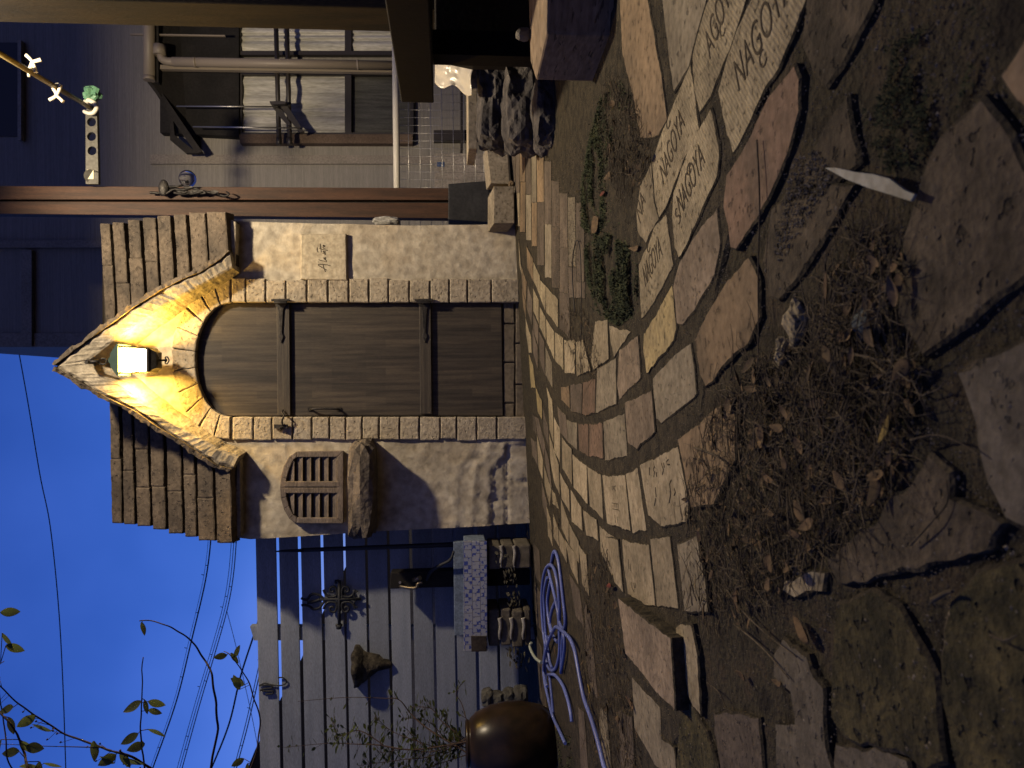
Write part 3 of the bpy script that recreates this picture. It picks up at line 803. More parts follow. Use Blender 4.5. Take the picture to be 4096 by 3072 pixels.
B(C6, 'l', [(225, 260), (242, 480), (255, 600), (232, 500)])
B(C6, 'o', [(255, 720), (288, 840), (292, 1000), (268, 900)])
B(C6, 'b', [(615, 760), (700, 770), (705, 1190), (612, 1090)])
# straight courses running along the right side of the shed
cx = [2044, 2062, 2079, 2101, 2125, 2146, 2176, 2205, 2235, 2270, 2301, 2336]
rr = random.Random(11)
far = []
lim = [(2040, 905), (2062, 905), (2080, 930), (2101, 960), (2125, 985), (2150, 1075), (2205, 1150), (2240, 1190), (2340, 1195)]
for i, (u, v) in enumerate(zip(cx, cx[1:])):
    y = 585 + rr.uniform(-30, 40) + (60 if u > 2140 else 0) + (110 if u > 2200 else 0) + (60 if u > 2260 else 0)
    end = min(lerpl(lim, u), lerpl(lim, v))
    while y < end - 12:
        y2 = min(end, y + rr.uniform(130, 210) * (1 + (u - 2040) / 500))
        if end - y2 < 45: y2 = end
        dr = 3.5 * (y - 600) / 500
        far.append(([(u + 1.5 + dr, y + 2), (u + 1.5 + dr, y2 - 2), (v - 1.5 + dr, y2 - 2), (v - 1.5 + dr, y + 2)], rr.choice('olbbg' if u < 2150 else 'bbbg'), None, None))
        y = y2
bk += far
STAMPED, TOP = {}, {}
sd = 300
cnt = 0
for pts, c, label, h in bk:
    hh = .0155 + (h or rr.uniform(0, .0025))
    q = [G(a, b, hh) for a, b in pts]
    cc = sum(q, Vector()) / len(q)
    q = [cc + (v - cc) * (1 + .0075 / max(.03, (v - cc).length)) for v in q]
    tx, ty = (0, 0) if label else (rr.uniform(-.010, .010), rr.uniform(-.010, .010))
    q = [p + Vector((0, 0, (p.x - cc.x) * tx + (p.y - cc.y) * ty)) for p in q]
    mb = MB()
    dist = cc.y
    sizes = min((q[i] - q[(i + 1) % len(q)]).length for i in range(len(q)))
    mb.slab(q, GN, 0, .03 + (h or 0), min(.0042, sizes * .25), min(.0038, sizes * .14), .014, sd); sd += 1
    o = mb.build('brick', BM[c], path, edge=JOINT)
    if label: tag(o, label)
    TOP[o] = hh
    STAMPED[(label, len([k for k in STAMPED if k[0] == label]))] = o
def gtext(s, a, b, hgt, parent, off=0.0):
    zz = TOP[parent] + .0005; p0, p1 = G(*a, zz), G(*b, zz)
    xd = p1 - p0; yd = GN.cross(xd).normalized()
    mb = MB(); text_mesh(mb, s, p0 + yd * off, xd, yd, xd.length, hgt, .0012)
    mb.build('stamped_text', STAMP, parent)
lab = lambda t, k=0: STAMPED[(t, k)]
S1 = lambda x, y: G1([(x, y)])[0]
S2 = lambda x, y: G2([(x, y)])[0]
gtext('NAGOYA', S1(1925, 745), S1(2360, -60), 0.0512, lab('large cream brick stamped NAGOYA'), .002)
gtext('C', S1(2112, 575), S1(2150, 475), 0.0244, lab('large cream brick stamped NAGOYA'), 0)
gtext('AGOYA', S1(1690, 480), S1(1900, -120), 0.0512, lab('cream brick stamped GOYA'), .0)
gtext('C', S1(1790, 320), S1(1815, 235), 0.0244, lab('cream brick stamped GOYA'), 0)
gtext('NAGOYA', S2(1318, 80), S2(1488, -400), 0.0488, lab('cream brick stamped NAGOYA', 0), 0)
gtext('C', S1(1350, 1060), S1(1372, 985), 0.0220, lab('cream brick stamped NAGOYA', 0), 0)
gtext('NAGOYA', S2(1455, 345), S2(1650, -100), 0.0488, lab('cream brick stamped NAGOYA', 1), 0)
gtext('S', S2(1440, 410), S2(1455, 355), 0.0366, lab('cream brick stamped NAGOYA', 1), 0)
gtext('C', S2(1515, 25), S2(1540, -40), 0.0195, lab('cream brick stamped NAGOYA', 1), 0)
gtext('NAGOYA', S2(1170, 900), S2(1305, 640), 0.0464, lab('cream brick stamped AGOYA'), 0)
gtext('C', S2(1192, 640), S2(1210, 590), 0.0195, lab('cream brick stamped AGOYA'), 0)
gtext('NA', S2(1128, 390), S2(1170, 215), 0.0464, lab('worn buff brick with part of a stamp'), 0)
def marks(Kf, strokes, parent, r=.0012):
    mb = MB()
    for s_ in strokes:
        mb.tube([G(a, b, TOP[parent]) for a, b in Kf(s_)], r, 5)
    mb.build('stamped_marks', STAMP, parent)
Km = K(2540, 1760, 4.738)
marks(Km, [[(275, 520), (285, 670)], [(372, 500), (348, 565), (372, 600), (360, 700)], [(410, 610), (416, 700)], [(500, 440), (545, 560), (522, 655)], [(548, 428), (560, 525)],
           [(635, 368), (600, 410), (620, 470), (662, 462)], [(692, 758), (660, 830), (682, 1010), (652, 1190)], [(748, 920), (770, 990), (742, 1055)], [(392, 895), (405, 1080)], [(398, 1110), (370, 1240)]],
      lab('big buff brick with shallow stamped marks'), .0016)
Km = K(2400, 1860, 5.53)
marks(Km, [[(270, 460), (275, 560)], [(300, 460), (305, 540)], [(310, 480), (350, 460)], [(330, 490), (320, 560), (350, 550), (330, 600)], [(265, 838), (400, 862)], [(320, 850), (315, 940)],
           [(345, 860), (368, 870), (360, 940)], [(400, 870), (410, 1005), (432, 1020)], [(280, 970), (395, 990)], [(330, 1105), (350, 1280)], [(385, 1140), (400, 1290)]],
      lab('buff brick with small stamped marks'), .0011)
Km = K(2450, 2150, 2.765)
marks(Km, [[(175, 240), (185, 350)], [(195, 290), (205, 370)], [(210, 490), (220, 560), (240, 600)], [(235, 500), (245, 560)], [(250, 500), (255, 560)]], lab('buff brick with faint scratches'), .0013)

# ================================================================== slabs of the foreground
H0, H1, H2, H3 = K(2996, 0, 2.011), K(2996, 700, 2.011), K(2996, 1400, 2.011), K(2996, 2150, 1.799)
I = lambda p: p
slabs = [
 (I, SLAB, [(3860, 450), (3925, 398), (4000, 500), (4096, 680), (4250, 850), (4250, 1010), (4096, 1098), (3742, 1381), (3690, 1396), (3590, 1250), (3620, 950), (3690, 700), (3760, 560)], 'large weathered brown slab beside the white plastic strip', 0.011),
 (I, B_ORANGE, [(4230, 100), (4096, 160), (4012, 290), (4030, 380), (4110, 450), (4230, 420)], 'orange stone poking in at the edge beside the largest brown slab', .02),
 (I, SLABG, [(3830, 1500), (3920, 1440), (4096, 1370), (4250, 1400), (4250, 2080), (4096, 2110), (4020, 2070), (3925, 1860), (3910, 1700), (3850, 1560)], 'greyish rough slab below the dead leaf tangle', 0.010),
 (I, SLAB, [(3710, 1820), (3795, 1900), (3795, 2000), (3920, 2040), (3990, 2085), (3950, 2195), (3470, 2320), (3360, 2332), (3310, 2240), (3440, 2130), (3500, 2090), (3560, 2000), (3620, 1980)], 'brown slab with a straight dark edge between leaf litter and mossy slab', 0.011),
 (I, B_LIGHT, [(3140, 2333), (3220, 2295), (3296, 2295), (3285, 2356), (3179, 2389), (3130, 2367)], 'small buff stone chip among the dry twigs', 0.010),
 (H3, SLABM, [(630, 490), (860, 390), (1090, 500), (1200, 760), (1330, 1000), (1350, 1370), (1400, 1620), (1250, 1620), (950, 1500), (680, 1430), (590, 1300), (600, 900)], 'mossy olive slab freckled with pale grit', 0.011),
 (H3, SLABG, [(180, 850), (240, 740), (410, 860), (430, 960), (520, 1080), (545, 1500), (600, 1700), (200, 1700), (190, 1350), (330, 1340), (300, 1100), (180, 1000)], 'pale grey slab with a stepped broken edge', 0.011),
 (H3, SLABM, [(1420, 560), (1700, 220), (1979, 170), (2150, 900), (2150, 1700), (1500, 1700), (1380, 1100)], 'dark mossy slab in the near corner', 0.009),
 (H0, SLAB, [(470, -60), (1030, -60), (870, 280), (740, 530), (620, 690), (520, 560), (430, 330)], 'dark purple brown slab next to the stamped bricks', 0.010),
 (H0, SLAB, [(780, 790), (850, 1200), (880, 1310), (640, 1480), (560, 1560), (330, 1640), (400, 1400), (500, 1230), (620, 1000)], 'tan slab under the tip of the white plastic strip', 0.009),
 (H1, SLAB, [(330, 120), (420, 60), (700, 90), (830, 110), (700, 320), (560, 560), (400, 800), (250, 1000), (165, 970), (120, 700), (170, 300)], 'slab strewn with gravel and grit', 0.009),
 (H2, SLAB, [(2200, 30), (1850, 100), (1700, 210), (1760, 330), (2060, 340), (2212, 250)], 'broken brown slab behind the greyish slab', 0.009),
 (H3, SLABG, [(620, 1500), (900, 1530), (1150, 1640), (1150, 1760), (600, 1760)], 'dim grey stone below the mossy olive slab', 0.008),
 (G4, B_LIGHT, [(1268, 650), (1300, 617), (1380, 640), (1420, 850), (1425, 1050), (1440, 1265), (1390, 1222), (1340, 1110), (1290, 980), (1275, 800)], 'long pale stone set beside the tilted pink brick', 0.013),
 (G4, SLABM, [(1370, 1195), (1480, 1400), (1570, 1680), (1270, 1680), (1292, 1300)], 'dark green stone below the long pale stone', 0.010),
 (G4, B_BROWN, [(1540, 1268), (1700, 1262), (1860, 1300), (1890, 1680), (1590, 1680), (1545, 1400)], 'square brown stone under curled dead leaves', 0.010)]
for Kf, m, pts, lb, h in slabs:
    mb = MB()
    q = [G(a, b, .007 + h) for a, b in Kf(pts)]; cc = sum(q, Vector()) / len(q)
    q = [cc + (v - cc) * (1 + .005 / max(.02, (v - cc).length)) for v in q]
    mb.slab(q, GN, 0, .04, .005, .005, .014, sd, False); sd += 1
    tag(mb.build('paving_slab', m, edge=JOINT), lb, 'paving slab')

# ================================================================== litter, moss, gravel
rr = random.Random(21)
def pick(poly):
    xs = [p[0] for p in poly]; ys = [p[1] for p in poly]
    while True:
        q = (rr.uniform(min(xs), max(xs)), rr.uniform(min(ys), max(ys)))
        if inside(q, poly): return q
lit_b = [(3260, 1240), (3330, 1080), (3430, 960), (3560, 900), (3640, 1050), (3600, 1250), (3480, 1360), (3250, 1330)]
lit = [(2790, 1830), (2880, 1600), (2990, 1440), (3250, 1330), (3480, 1380), (3700, 1440), (3640, 1700), (3560, 1960), (3300, 2210), (3080, 2420), (2850, 2560), (2760, 2360), (2790, 2150), (2720, 2100)]
lit2 = [(2360, 2240), (2440, 2180), (2470, 2380), (2500, 2560), (2540, 2900), (2600, 3080), (2380, 3080), (2330, 2700)]
lit3 = [(2300, 1240), (2350, 1230), (2420, 1420), (2400, 1520), (2330, 1490), (2250, 1330), (2240, 1230)]
lit4 = [(2440, 320), (2560, 400), (2620, 640), (2580, 760), (2500, 820), (2450, 700), (2420, 500)]
lit5 = [(2090, 1900), (2150, 1960), (2150, 2300), (2130, 2290), (2100, 2100)]
lit6 = [(2200, 1980), (2245, 2000), (2250, 2130), (2210, 2120)]
mb = MB()
for poly, n, L0, L1 in ((lit, 2000, .02, .085), (lit_b, 330, .02, .06), (lit2, 900, .02, .09), (lit3, 330, .01, .05), (lit4, 500, .015, .07), (lit5, 130, .02, .07), (lit6, 60, .015, .05)):
    for _ in range(n):
        c = G(*pick(poly), .010)
        L = rr.uniform(L0, L1); a = rr.uniform(0, 6.28); z = rr.uniform(0, .016); k = rr.uniform(-.8, .8)
        d = Vector((math.cos(a), math.sin(a), rr.uniform(-.15, .3))); e = Vector((-math.sin(a), math.cos(a), rr.uniform(-.3, .8)))
        pts = [c + Vector((0, 0, z + .003)) + d * (L * t) + e * (k * L * (t * t - t)) for t in (0, .35, .7, 1)]
        mb.tube(pts, rr.choice((.0004, .0006, .0008, .0012)), 4, .0003)
tag(mb.build('twig_litter', TWIG), 'tangle of thin dry roots and twigs lying over soil and paving', 'twig litter', kind='stuff')
mb = MB()
for poly, n in ((lit, 480), (lit_b, 60), (lit2, 240), (lit3, 50), (lit4, 70), (lit5, 60)):
    for _ in range(n):
        c = G(*pick(poly), .011 + rr.uniform(0, .008)); a = rr.uniform(0, 6.28); L = rr.uniform(.004, .015)
        leaf(mb, c, (math.cos(a), math.sin(a), rr.uniform(-.4, .5)), (rr.uniform(-.5, .5), rr.uniform(-.5, .5), 1), L, L * rr.uniform(.25, .6), rr.uniform(-.5, .6), rr.uniform(-.4, .5), 3)
for poly, n in ((lit, 110), (lit_b, 14), (lit2, 34), (lit4, 16)):  # whole small dead leaves, merged into the same litter mesh
    for _ in range(n):
        c = G(*pick(poly), rr.uniform(.016, .032)); a = rr.uniform(0, 6.28); L = rr.uniform(.014, .034)
        leaf(mb, c, (math.cos(a), math.sin(a), rr.uniform(-.3, .4)), (rr.uniform(-.6, .6), rr.uniform(-.6, .6), 1), L, L * rr.uniform(.35, .6), rr.uniform(.1, .7), rr.uniform(.2, .8), 6)
tag(mb.build('leaf_litter', LEAF_D), 'crumbled brown leaf fragments and whole small leaves scattered through the twig litter', 'leaf litter', kind='stuff')
moss_p = [(MOSS, [(2335, 1000), (2360, 960), (2440, 930), (2520, 980), (2555, 1050), (2560, 1180), (2540, 1260), (2480, 1310), (2400, 1260), (2350, 1130)], 15000, .014, 'thick green moss cushion beside the stamped bricks', .016),
          (MOSS, [(2400, 390), (2455, 360), (2460, 560), (2425, 700), (2430, 900), (2385, 965), (2322, 910), (2322, 760), (2350, 590)], 17000, .013, 'long strip of green moss beside the orange tile', .011),
          (MOSS, [(2430, 330), (2480, 300), (2540, 400), (2520, 450), (2440, 430)], 900, .014, 'sparse mossy patch beside the kerb block', .008),
          (MOSSD, [(3420, 380), (3480, 250), (3560, 170), (3780, 60), (3900, 30), (3960, 130), (3880, 350), (3800, 520), (3720, 600), (3640, 720), (3590, 750), (3500, 620)], 8000, .007, 'dark moss patch behind the white plastic strip', .003),
          (MOSS, [(3260, 1700), (3420, 1650), (3520, 1620), (3620, 1540), (3700, 1580), (3640, 1720), (3540, 1740), (3340, 1830), (3260, 1780)], 1400, .010, 'dim moss growing through the leaf litter', .006),
          (MOSS, [(2165, 2930), (2220, 2900), (2290, 2950), (2310, 3090), (2190, 3090)], 1100, .020, 'dark moss tuft by the glazed jar', .012)]
for m, poly, n, L, lb, dome in moss_p:
    hole = -.05 if L <= .012 else -.7
    mb = MB()
    cx_, cy_ = sum(p[0] for p in poly) / len(poly), sum(p[1] for p in poly) / len(poly)
    ctr_ = G(cx_, cy_)
    for _ in range(n):
        q = pick(poly); c = G(*q, .012)
        sd_ = min(abs((poly[i][0] - q[0]) * (poly[i - 1][1] - q[1]) - (poly[i - 1][0] - q[0]) * (poly[i][1] - q[1])) / math.dist(poly[i], poly[i - 1]) for i in range(len(poly)))
        e = min(1, sd_ / (45 if dome < .011 else 20))
        nz_ = noise.noise(c * 38) * .7 + noise.noise(c * 90) * .5
        if rr.random() > e * 1.15 + .12 or nz_ < hole or noise.noise(c * 11) < -.28 - (.3 - e) * .3: continue
        if rr.random() < .05: q = (q[0] + rr.gauss(0, 22), q[1] + rr.gauss(0, 45)); c = G(*q, .013); e = 0
        c += Vector((0, 0, dome * e * (0.55 + 0.6 * nz_)))
        a = rr.uniform(0, 6.28); l = L * rr.uniform(.3, .8); d = Vector((math.cos(a) * .8, math.sin(a) * .8, rr.uniform(.1, .9))).normalized()
        s_ = Vector((-math.sin(a), math.cos(a), rr.uniform(-.4, .4))) * (l * .16)
        mb.add([c - s_, c + s_, c + d * l * .55 + s_ * 1.1, c + d * l, c + d * l * .55 - s_ * 1.1], [(0, 1, 2, 3, 4)])
    tag(mb.build('moss', m), lb, 'moss', kind='stuff')
mb = MB()
Kx = [(2330, 560), (2900, -50), (3900, -50), (4150, 500), (4150, 3000), (3300, 3100), (2100, 3090), (2090, 1700), (2300, 1200)]
for _ in range(9000):
    q = pick(Kx); c = G(*q, .0125); r_ = rr.uniform(.0005, .0017) * (2 if rr.random() < .05 else 1)
    vs = [c + Vector((x * r_ * rr.uniform(.6, 1.3), y * r_ * rr.uniform(.6, 1.3), z * r_ * .8)) for x, y, z in ((1, 0, 0), (-1, 0, 0), (0, 1, 0), (0, -1, 0), (0, 0, 1), (0, 0, -1))]
    mb.add(vs, [(0, 2, 4), (2, 1, 4), (1, 3, 4), (3, 0, 4), (2, 0, 5), (1, 2, 5), (3, 1, 5), (0, 3, 5)])
gj = [(2330, 330), (2600, -100), (3200, -100), (3080, 400), (2900, 1150), (2780, 2150), (2780, 2900), (2500, 3072), (2250, 3072), (2140, 2500), (2126, 2094), (2070, 898), (2200, 575)]
for _ in range(15000):
    q = pick(gj); c = G(*q, .0146); r_ = rr.uniform(.0006, .0017)
    vs = [c + Vector((x * r_ * rr.uniform(.6, 1.3), y * r_ * rr.uniform(.6, 1.3), z * r_ * .7)) for x, y, z in ((1, 0, 0), (-1, 0, 0), (0, 1, 0), (0, -1, 0), (0, 0, 1), (0, 0, -1))]
    mb.add(vs, [(0, 2, 4), (2, 1, 4), (1, 3, 4), (3, 0, 4), (2, 0, 5), (1, 2, 5), (3, 1, 5), (0, 3, 5)])
gq = [(2185, 640), (2335, 560), (2345, 1000), (2330, 1190), (2250, 1190), (2210, 1100)]
for _ in range(2600):
    q = pick(gq); c = G(*q, .0165); r_ = rr.uniform(.0008, .0024)
    vs = [c + Vector((x * r_ * rr.uniform(.6, 1.3), y * r_ * rr.uniform(.6, 1.3), z * r_ * .8)) for x, y, z in ((1, 0, 0), (-1, 0, 0), (0, 1, 0), (0, -1, 0), (0, 0, 1), (0, 0, -1))]
    mb.add(vs, [(0, 2, 4), (2, 1, 4), (1, 3, 4), (3, 0, 4), (2, 0, 5), (1, 2, 5), (3, 1, 5), (0, 3, 5)])
gp = [(3170, 640), (3260, 600), (3330, 700), (3240, 860), (3120, 1050), (3090, 1000)]
for _ in range(500):
    q = pick(gp); c = G(*q, .019); r_ = rr.uniform(.0008, .0026)
    vs = [c + Vector((x * r_ * rr.uniform(.6, 1.3), y * r_ * rr.uniform(.6, 1.3), z * r_ * .8)) for x, y, z in ((1, 0, 0), (-1, 0, 0), (0, 1, 0), (0, -1, 0), (0, 0, 1), (0, 0, -1))]
    mb.add(vs, [(0, 2, 4), (2, 1, 4), (1, 3, 4), (3, 0, 4), (2, 0, 5), (1, 2, 5), (3, 1, 5), (0, 3, 5)])
for k, (Kf, m, pts, lb, h) in enumerate(slabs):
    poly = Kf(pts); q = [G(a, b) for a, b in poly]
    if m in (B_LIGHT, B_ORANGE): continue
    ar = abs(sum(q[i - 1].x * q[i].y - q[i].x * q[i - 1].y for i in range(len(q)))) / 2
    for _ in range(min(420, int(ar * (26000 if m is SLABM else 9000)))):
        c = G(*pick(poly), .0065 + h); r_ = rr.uniform(.0005, .0015) * (2.2 if rr.random() < .10 else 1)
        vs = [c + Vector((x * r_ * rr.uniform(.5, 1.6), y * r_ * rr.uniform(.5, 1.6), z * r_ * .6)) for x, y, z in ((1, 0, 0), (-1, 0, 0), (0, 1, 0), (0, -1, 0), (0, 0, 1), (0, 0, -1))]
        mb.add(vs, [(0, 2, 4), (2, 1, 4), (1, 3, 4), (3, 0, 4), (2, 0, 5), (1, 2, 5), (3, 1, 5), (0, 3, 5)])
tag(mb.build('gravel', pm('grit', (.22, .185, .135), (.05, .042, .03), 90, .85, 0)), 'fine pale grit sprinkled over the soil and joints', 'gravel', kind='stuff')

# single leaves: photograph position, heading, length, width, curl, label
dl = [((2450, 690), 100, .055, .028, .5, 'small orange dead leaf on the moss strip'), ((2425, 770), 90, .06, .02, .1, 'pointed red brown leaf at the edge of the moss strip'),
      ((2400, 870), 100, .085, .06, .35, 'big dark brown cupped leaf between the two moss patches'), ((2560, 990), 95, .075, .02, .4, 'narrow tan leaf beside the moss cushion'),
      ((3060, 1790), 80, .055, .030, .6, 'large curled brown leaf in the middle of the twigs'), ((3145, 1720), 95, .035, .017, .4, 'orange brown leaf upright among the twigs'),
      ((3155, 1880), 15, .022, .016, .3, 'small grey pink leaf with a sharp tip'), ((3110, 2060), 100, .040, .014, .2, 'slim tan leaf near the brown slab'),
      ((3230, 2090), 60, .038, .020, .2, 'orange lobed leaf near the brown slab'), ((3215, 2140), 110, .032, .016, .2, 'orange leaf lying across the lobed leaf'),
      ((3390, 1960), 95, .030, .017, .3, 'dull purple brown leaf by the brown slab'), ((3520, 1890), 120, .045, .02, .6, 'folded tan leaf standing against the brown slab'),
      ((3530, 1770), 10, .045, .012, .3, 'thin yellowish leaf pointing at the brown slab'), ((3650, 1440), 110, .035, .022, .5, 'orange curled leaf at the tip of the large weathered slab'),
      ((3335, 1450), 80, .030, .018, .3, 'dusky brown leaf among the twigs close to the large slab'), ((2450, 2340), 85, .075, .02, .25, 'dark red leaf beside the buff bricks'),
      ((2490, 2620), 90, .07, .022, .3, 'tan leaf stuck in the joint above the pink brick'), ((2365, 2770), 80, .06, .03, .4, 'orange yellow round leaf near the hose end'),
      ((2210, 2540), 80, .05, .025, .4, 'orange leaf caught inside the hose coil'), ((2225, 2620), 70, .05, .025, .3, 'second orange leaf lower in the hose coil'),
      ((2480, 2880), 95, .06, .03, .5, 'brown curled leaf below the grey brick'), ((2540, 2840), 100, .06, .02, .5, 'curled tan leaf on the grey brick'),
      ((3250, 2570), 60, .055, .03, .3, 'mottled brown leaf on the stepped grey slab'), ((3135, 2740), 100, .035, .014, .6, 'rolled tan leaf standing on the stepped grey slab'),
      ((2860, 2280), 95, .03, .012, .3, 'narrow brown leaf beside the grey brick'), ((2990, 2720), 80, .035, .016, .5, 'tan leaf curled over the square brown stone'),
      ((2235, 2100), 80, .05, .018, .4, 'orange leaf beside the buff bricks by the shed'), ((2352, 1300), 70, .03, .015, .3, 'little pale leaf by the dry roots'),
      ((2530, 700), 100, .045, .02, .5, 'curled tan leaf on the dry stems beside the stamped bricks'), ((2230, 2920), 80, .05, .035, .2, 'yellow green leaf beside the jar')]
for (q, a, L, Wd, cu, lb) in dl:
    mb = MB(); c = G(*q, .026 if inside(q, lit) or inside(q, lit2) else .017); a = R(a + rr.uniform(-60, 60))
    leaf(mb, c + Vector((0, 0, .004)), (math.cos(a), math.sin(a), rr.uniform(-.05, .2)), (rr.uniform(-.35, .35), -.4, 1), L * .85, Wd * .72, cu * 1.3, rr.uniform(.3, .8), 8)
    m = LEAF_D
    if 'yellow' in lb: m = pm('yellow_leaf', (.30, .22, .06), (.18, .13, .04), 30)
    if ' red ' in lb: m = pm('red_leaf', (.20, .045, .03), (.11, .03, .02), 30)
    o = mb.build('dead_leaf', m); tag(o, lb, 'leaf', 'single dead leaves on the paving')
    md = o.modifiers.new('thick', 'SOLIDIFY'); md.thickness = .0008
# long sticks
for pts, r_, lb in (([(2915, 2360), (2990, 2450), (3080, 2540), (3195, 2628)], .0018, 'longest straw coloured stick pointing at the grey slab'), ([(2945, 2495), (3050, 2590), (3160, 2715)], .0018, 'straw coloured stick ending on the stepped grey slab'),
                    ([(2790, 1790), (2880, 1830), (2950, 1905), (3055, 2050)], .0022, 'tan stick lying over the big orange brown brick'), ([(3035, 560), (3050, 800), (3040, 1100), (3048, 1400), (3030, 1640)], .0014, 'thin dark stalk crossing the gravel joint'),
                    ([(3300, 1360), (3420, 1410), (3540, 1440), (3600, 1440)], .0016, 'brown stick in front of the largest weathered slab'), ([(3320, 1420), (3400, 1520), (3530, 1620)], .0012, 'slim stick leaning through the leaf tangle'),
                    ([(3660, 1760), (3760, 1740), (3850, 1770), (3925, 1820)], .0013, 'pale grass stalk before the greyish slab'), ([(3650, 2180), (3740, 2090), (3790, 2010), (3790, 1920)], .0011, 'curved yellow stalk lying on the straight edged slab'),
                    ([(2300, 1250), (2290, 1080), (2305, 970), (2325, 990), (2330, 1150), (2325, 1500)], .0022, 'looped black wire beside the moss cushion'), ([(2830, 2730), (2880, 2770), (2920, 2850)], .0013, 'short crooked twig near the square brown stone'),
                    ([(3980, 2540), (4040, 2560), (4090, 2540)], .0013, 'olive stalk on the dark mossy slab'), ([(3740, 2400), (3790, 2370), (3830, 2365)], .003, 'stubby pale stick beside the mossy slab')):
    mb = MB(); mb.tube(spline([G(a, b, .022) + Vector((0, 0, rr.uniform(0, .006))) for a, b in pts], 6), r_, 6, r_ * .5)
    tag(mb.build('wire' if 'wire' in lb else 'stick', CABLE if 'wire' in lb else TWIG), lb, 'wire' if 'wire' in lb else 'stick', None)
# white plastic strip
mb = MB()
q = H0([(615, 1350), (700, 1350), (860, 1385), (1000, 1400), (1140, 1440), (1260, 1530), (1340, 1565), (1310, 1620), (1150, 1570), (960, 1510), (780, 1440)])
mb.slab([G(a, b, .03) for a, b in q], GN + Vector((.1, .15, 0)), .001, .0015, .0006, .0004, .02, 3)
tag(mb.build('plastic_strip', pm('dull_white_plastic', (.26, .27, .265), (.13, .135, .13), 22, .5, .3, 60)), 'pointed white plastic strip lying beside dark moss', 'plastic strip')

for pts, sz, m, lb, k in (((3195, 1285), (.030, .018, .016), B_CREAM, 'pale crumbling stone lump among the twigs', 3), ((3480, 1300), (.020, .015, .016), pm('blue_stone', (.10, .115, .115), (.06, .07, .07), 9), 'bluish grey stone among the twigs', 5), ((3140, 1405), (.018, .012, .012), B_CREAM, 'second smaller pale stone lump among the twigs', 7)):
    mb = MB(); rock(mb, G(*pts, .012), sz, k, .45, 3, .3); tag(mb.build('loose_stone', m), lb, 'stone')

# ================================================================== hose
h = lambda pts, z=0: spline([G(a, b, .012 + .0075 + z) for a, b in K(2040, 2250, 2.018)(pts)], 7)
mb = MB(); rr = random.Random(5)
for pts, z in (([(800, 1740), (760, 1640), (725, 1500), (690, 1370), (650, 1240), (600, 1100), (570, 960), (545, 820), (520, 700), (480, 610), (420, 550), (372, 520), (345, 560), (310, 640), (285, 740), (270, 880), (300, 1000)], .016),
               ([(445, 1460), (400, 1360), (345, 1240), (310, 1100), (278, 950), (272, 800), (285, 680), (268, 550), (256, 350), (262, 170), (285, 60), (322, 18), (360, 60), (385, 180), (400, 350), (402, 480), (430, 560), (440, 700), (410, 880)], .008),
               ([(330, 30), (345, -60), (362, -90), (385, -40), (402, 60), (430, 300), (447, 490), (425, 600), (418, 760), (412, 890)], .002),
               ([(312, 60), (345, 200), (372, 320), (390, 420), (400, 600), (398, 740), (370, 850), (330, 870), (300, 820), (290, 700), (305, 600)], 0),
               ([(300, 120), (275, 250), (280, 420), (292, 600), (310, 720), (322, 800), (340, 850)], .004),
               ([(330, 140), (302, 300), (312, 450), (333, 570)], .001), ([(375, 300), (340, 380), (325, 480), (345, 580), (380, 640)], -.002),
               ([(308, 905), (360, 908), (420, 980), (462, 1090), (488, 1200), (500, 1285)], .008), ([(318, 900), (335, 1060), (350, 1220)], 0), ([(300, 700), (288, 850), (300, 1000), (330, 1180), (352, 1260)], -.003)):
    mb.tube(h(pts, z), .0076, 10)
tag(mb.build('garden_hose', HOSE), 'blue garden hose lying in a loose coil on the paving', 'hose')

# ================================================================== fence and what hangs on it
YN = 4.62
F8 = K(900, 2100, 1.58)
fence = thing('slat_fence', P(2080, 2600, YN), 'grey horizontal board fence beside the shed', 'fence')
ed = [(205, 1), (320, 340), (340, 474), (474, 0)]
tops = [193, 340, 478, 620, 760, 900, 1040, 1182, 1320, 1453, 1590, 1725]
bots = [320, 457, 601, 744, 884, 1023, 1163, 1304, 1440, 1570, 1706, 1838]
for t, b in zip(tops, bots):
    sk = .0205
    mb = MB()
    q = [(t - 3, -60), (b - 3, -60), (b - 3 + 3060 * sk, 3000), (t - 3 + 3060 * sk, 3000)]
    mb.px(F8(q), YN, YN + .018)
    mb.build('board', FENCE, fence, bevel=.002)
for q in ([(1000, 2506), (1016, 2562), (2140, 2557), (2140, 2508)], [(1030, 3190), (1030, 3260), (2140, 3250), (2140, 3180)], [(1055, 3900), (1055, 3960), (2140, 3950), (2140, 3880)], [(1000, 2050), (1000, 2090), (2140, 2080), (2140, 2040)]):
    mb = MB(); mb.px(q, YN + .019, YN + .07); mb.build('post', FENCE, fence)
# far house behind the fence
far_h = thing('distant_house', (-4, 11, -1), 'dim house seen through the gaps of the board fence', 'house')
mb = MB(); mb.px([(1020, 3000), (1109, 2821), (1204, 2638), (1289, 2454), (1378, 2277), (1470, 2100), (1600, 1900), (1585, 3300), (900, 3300)], 10, 13)
mb.build('roof', DARKVOID, far_h)
mb = MB(); mb.px([(1586, 1900), (2060, 1900), (2060, 3300), (1586, 3300)], 10.3, 13)
mb.build('wall', pm('far_wall', (.2, .2, .22), (.16, .16, .18), 2), far_h)
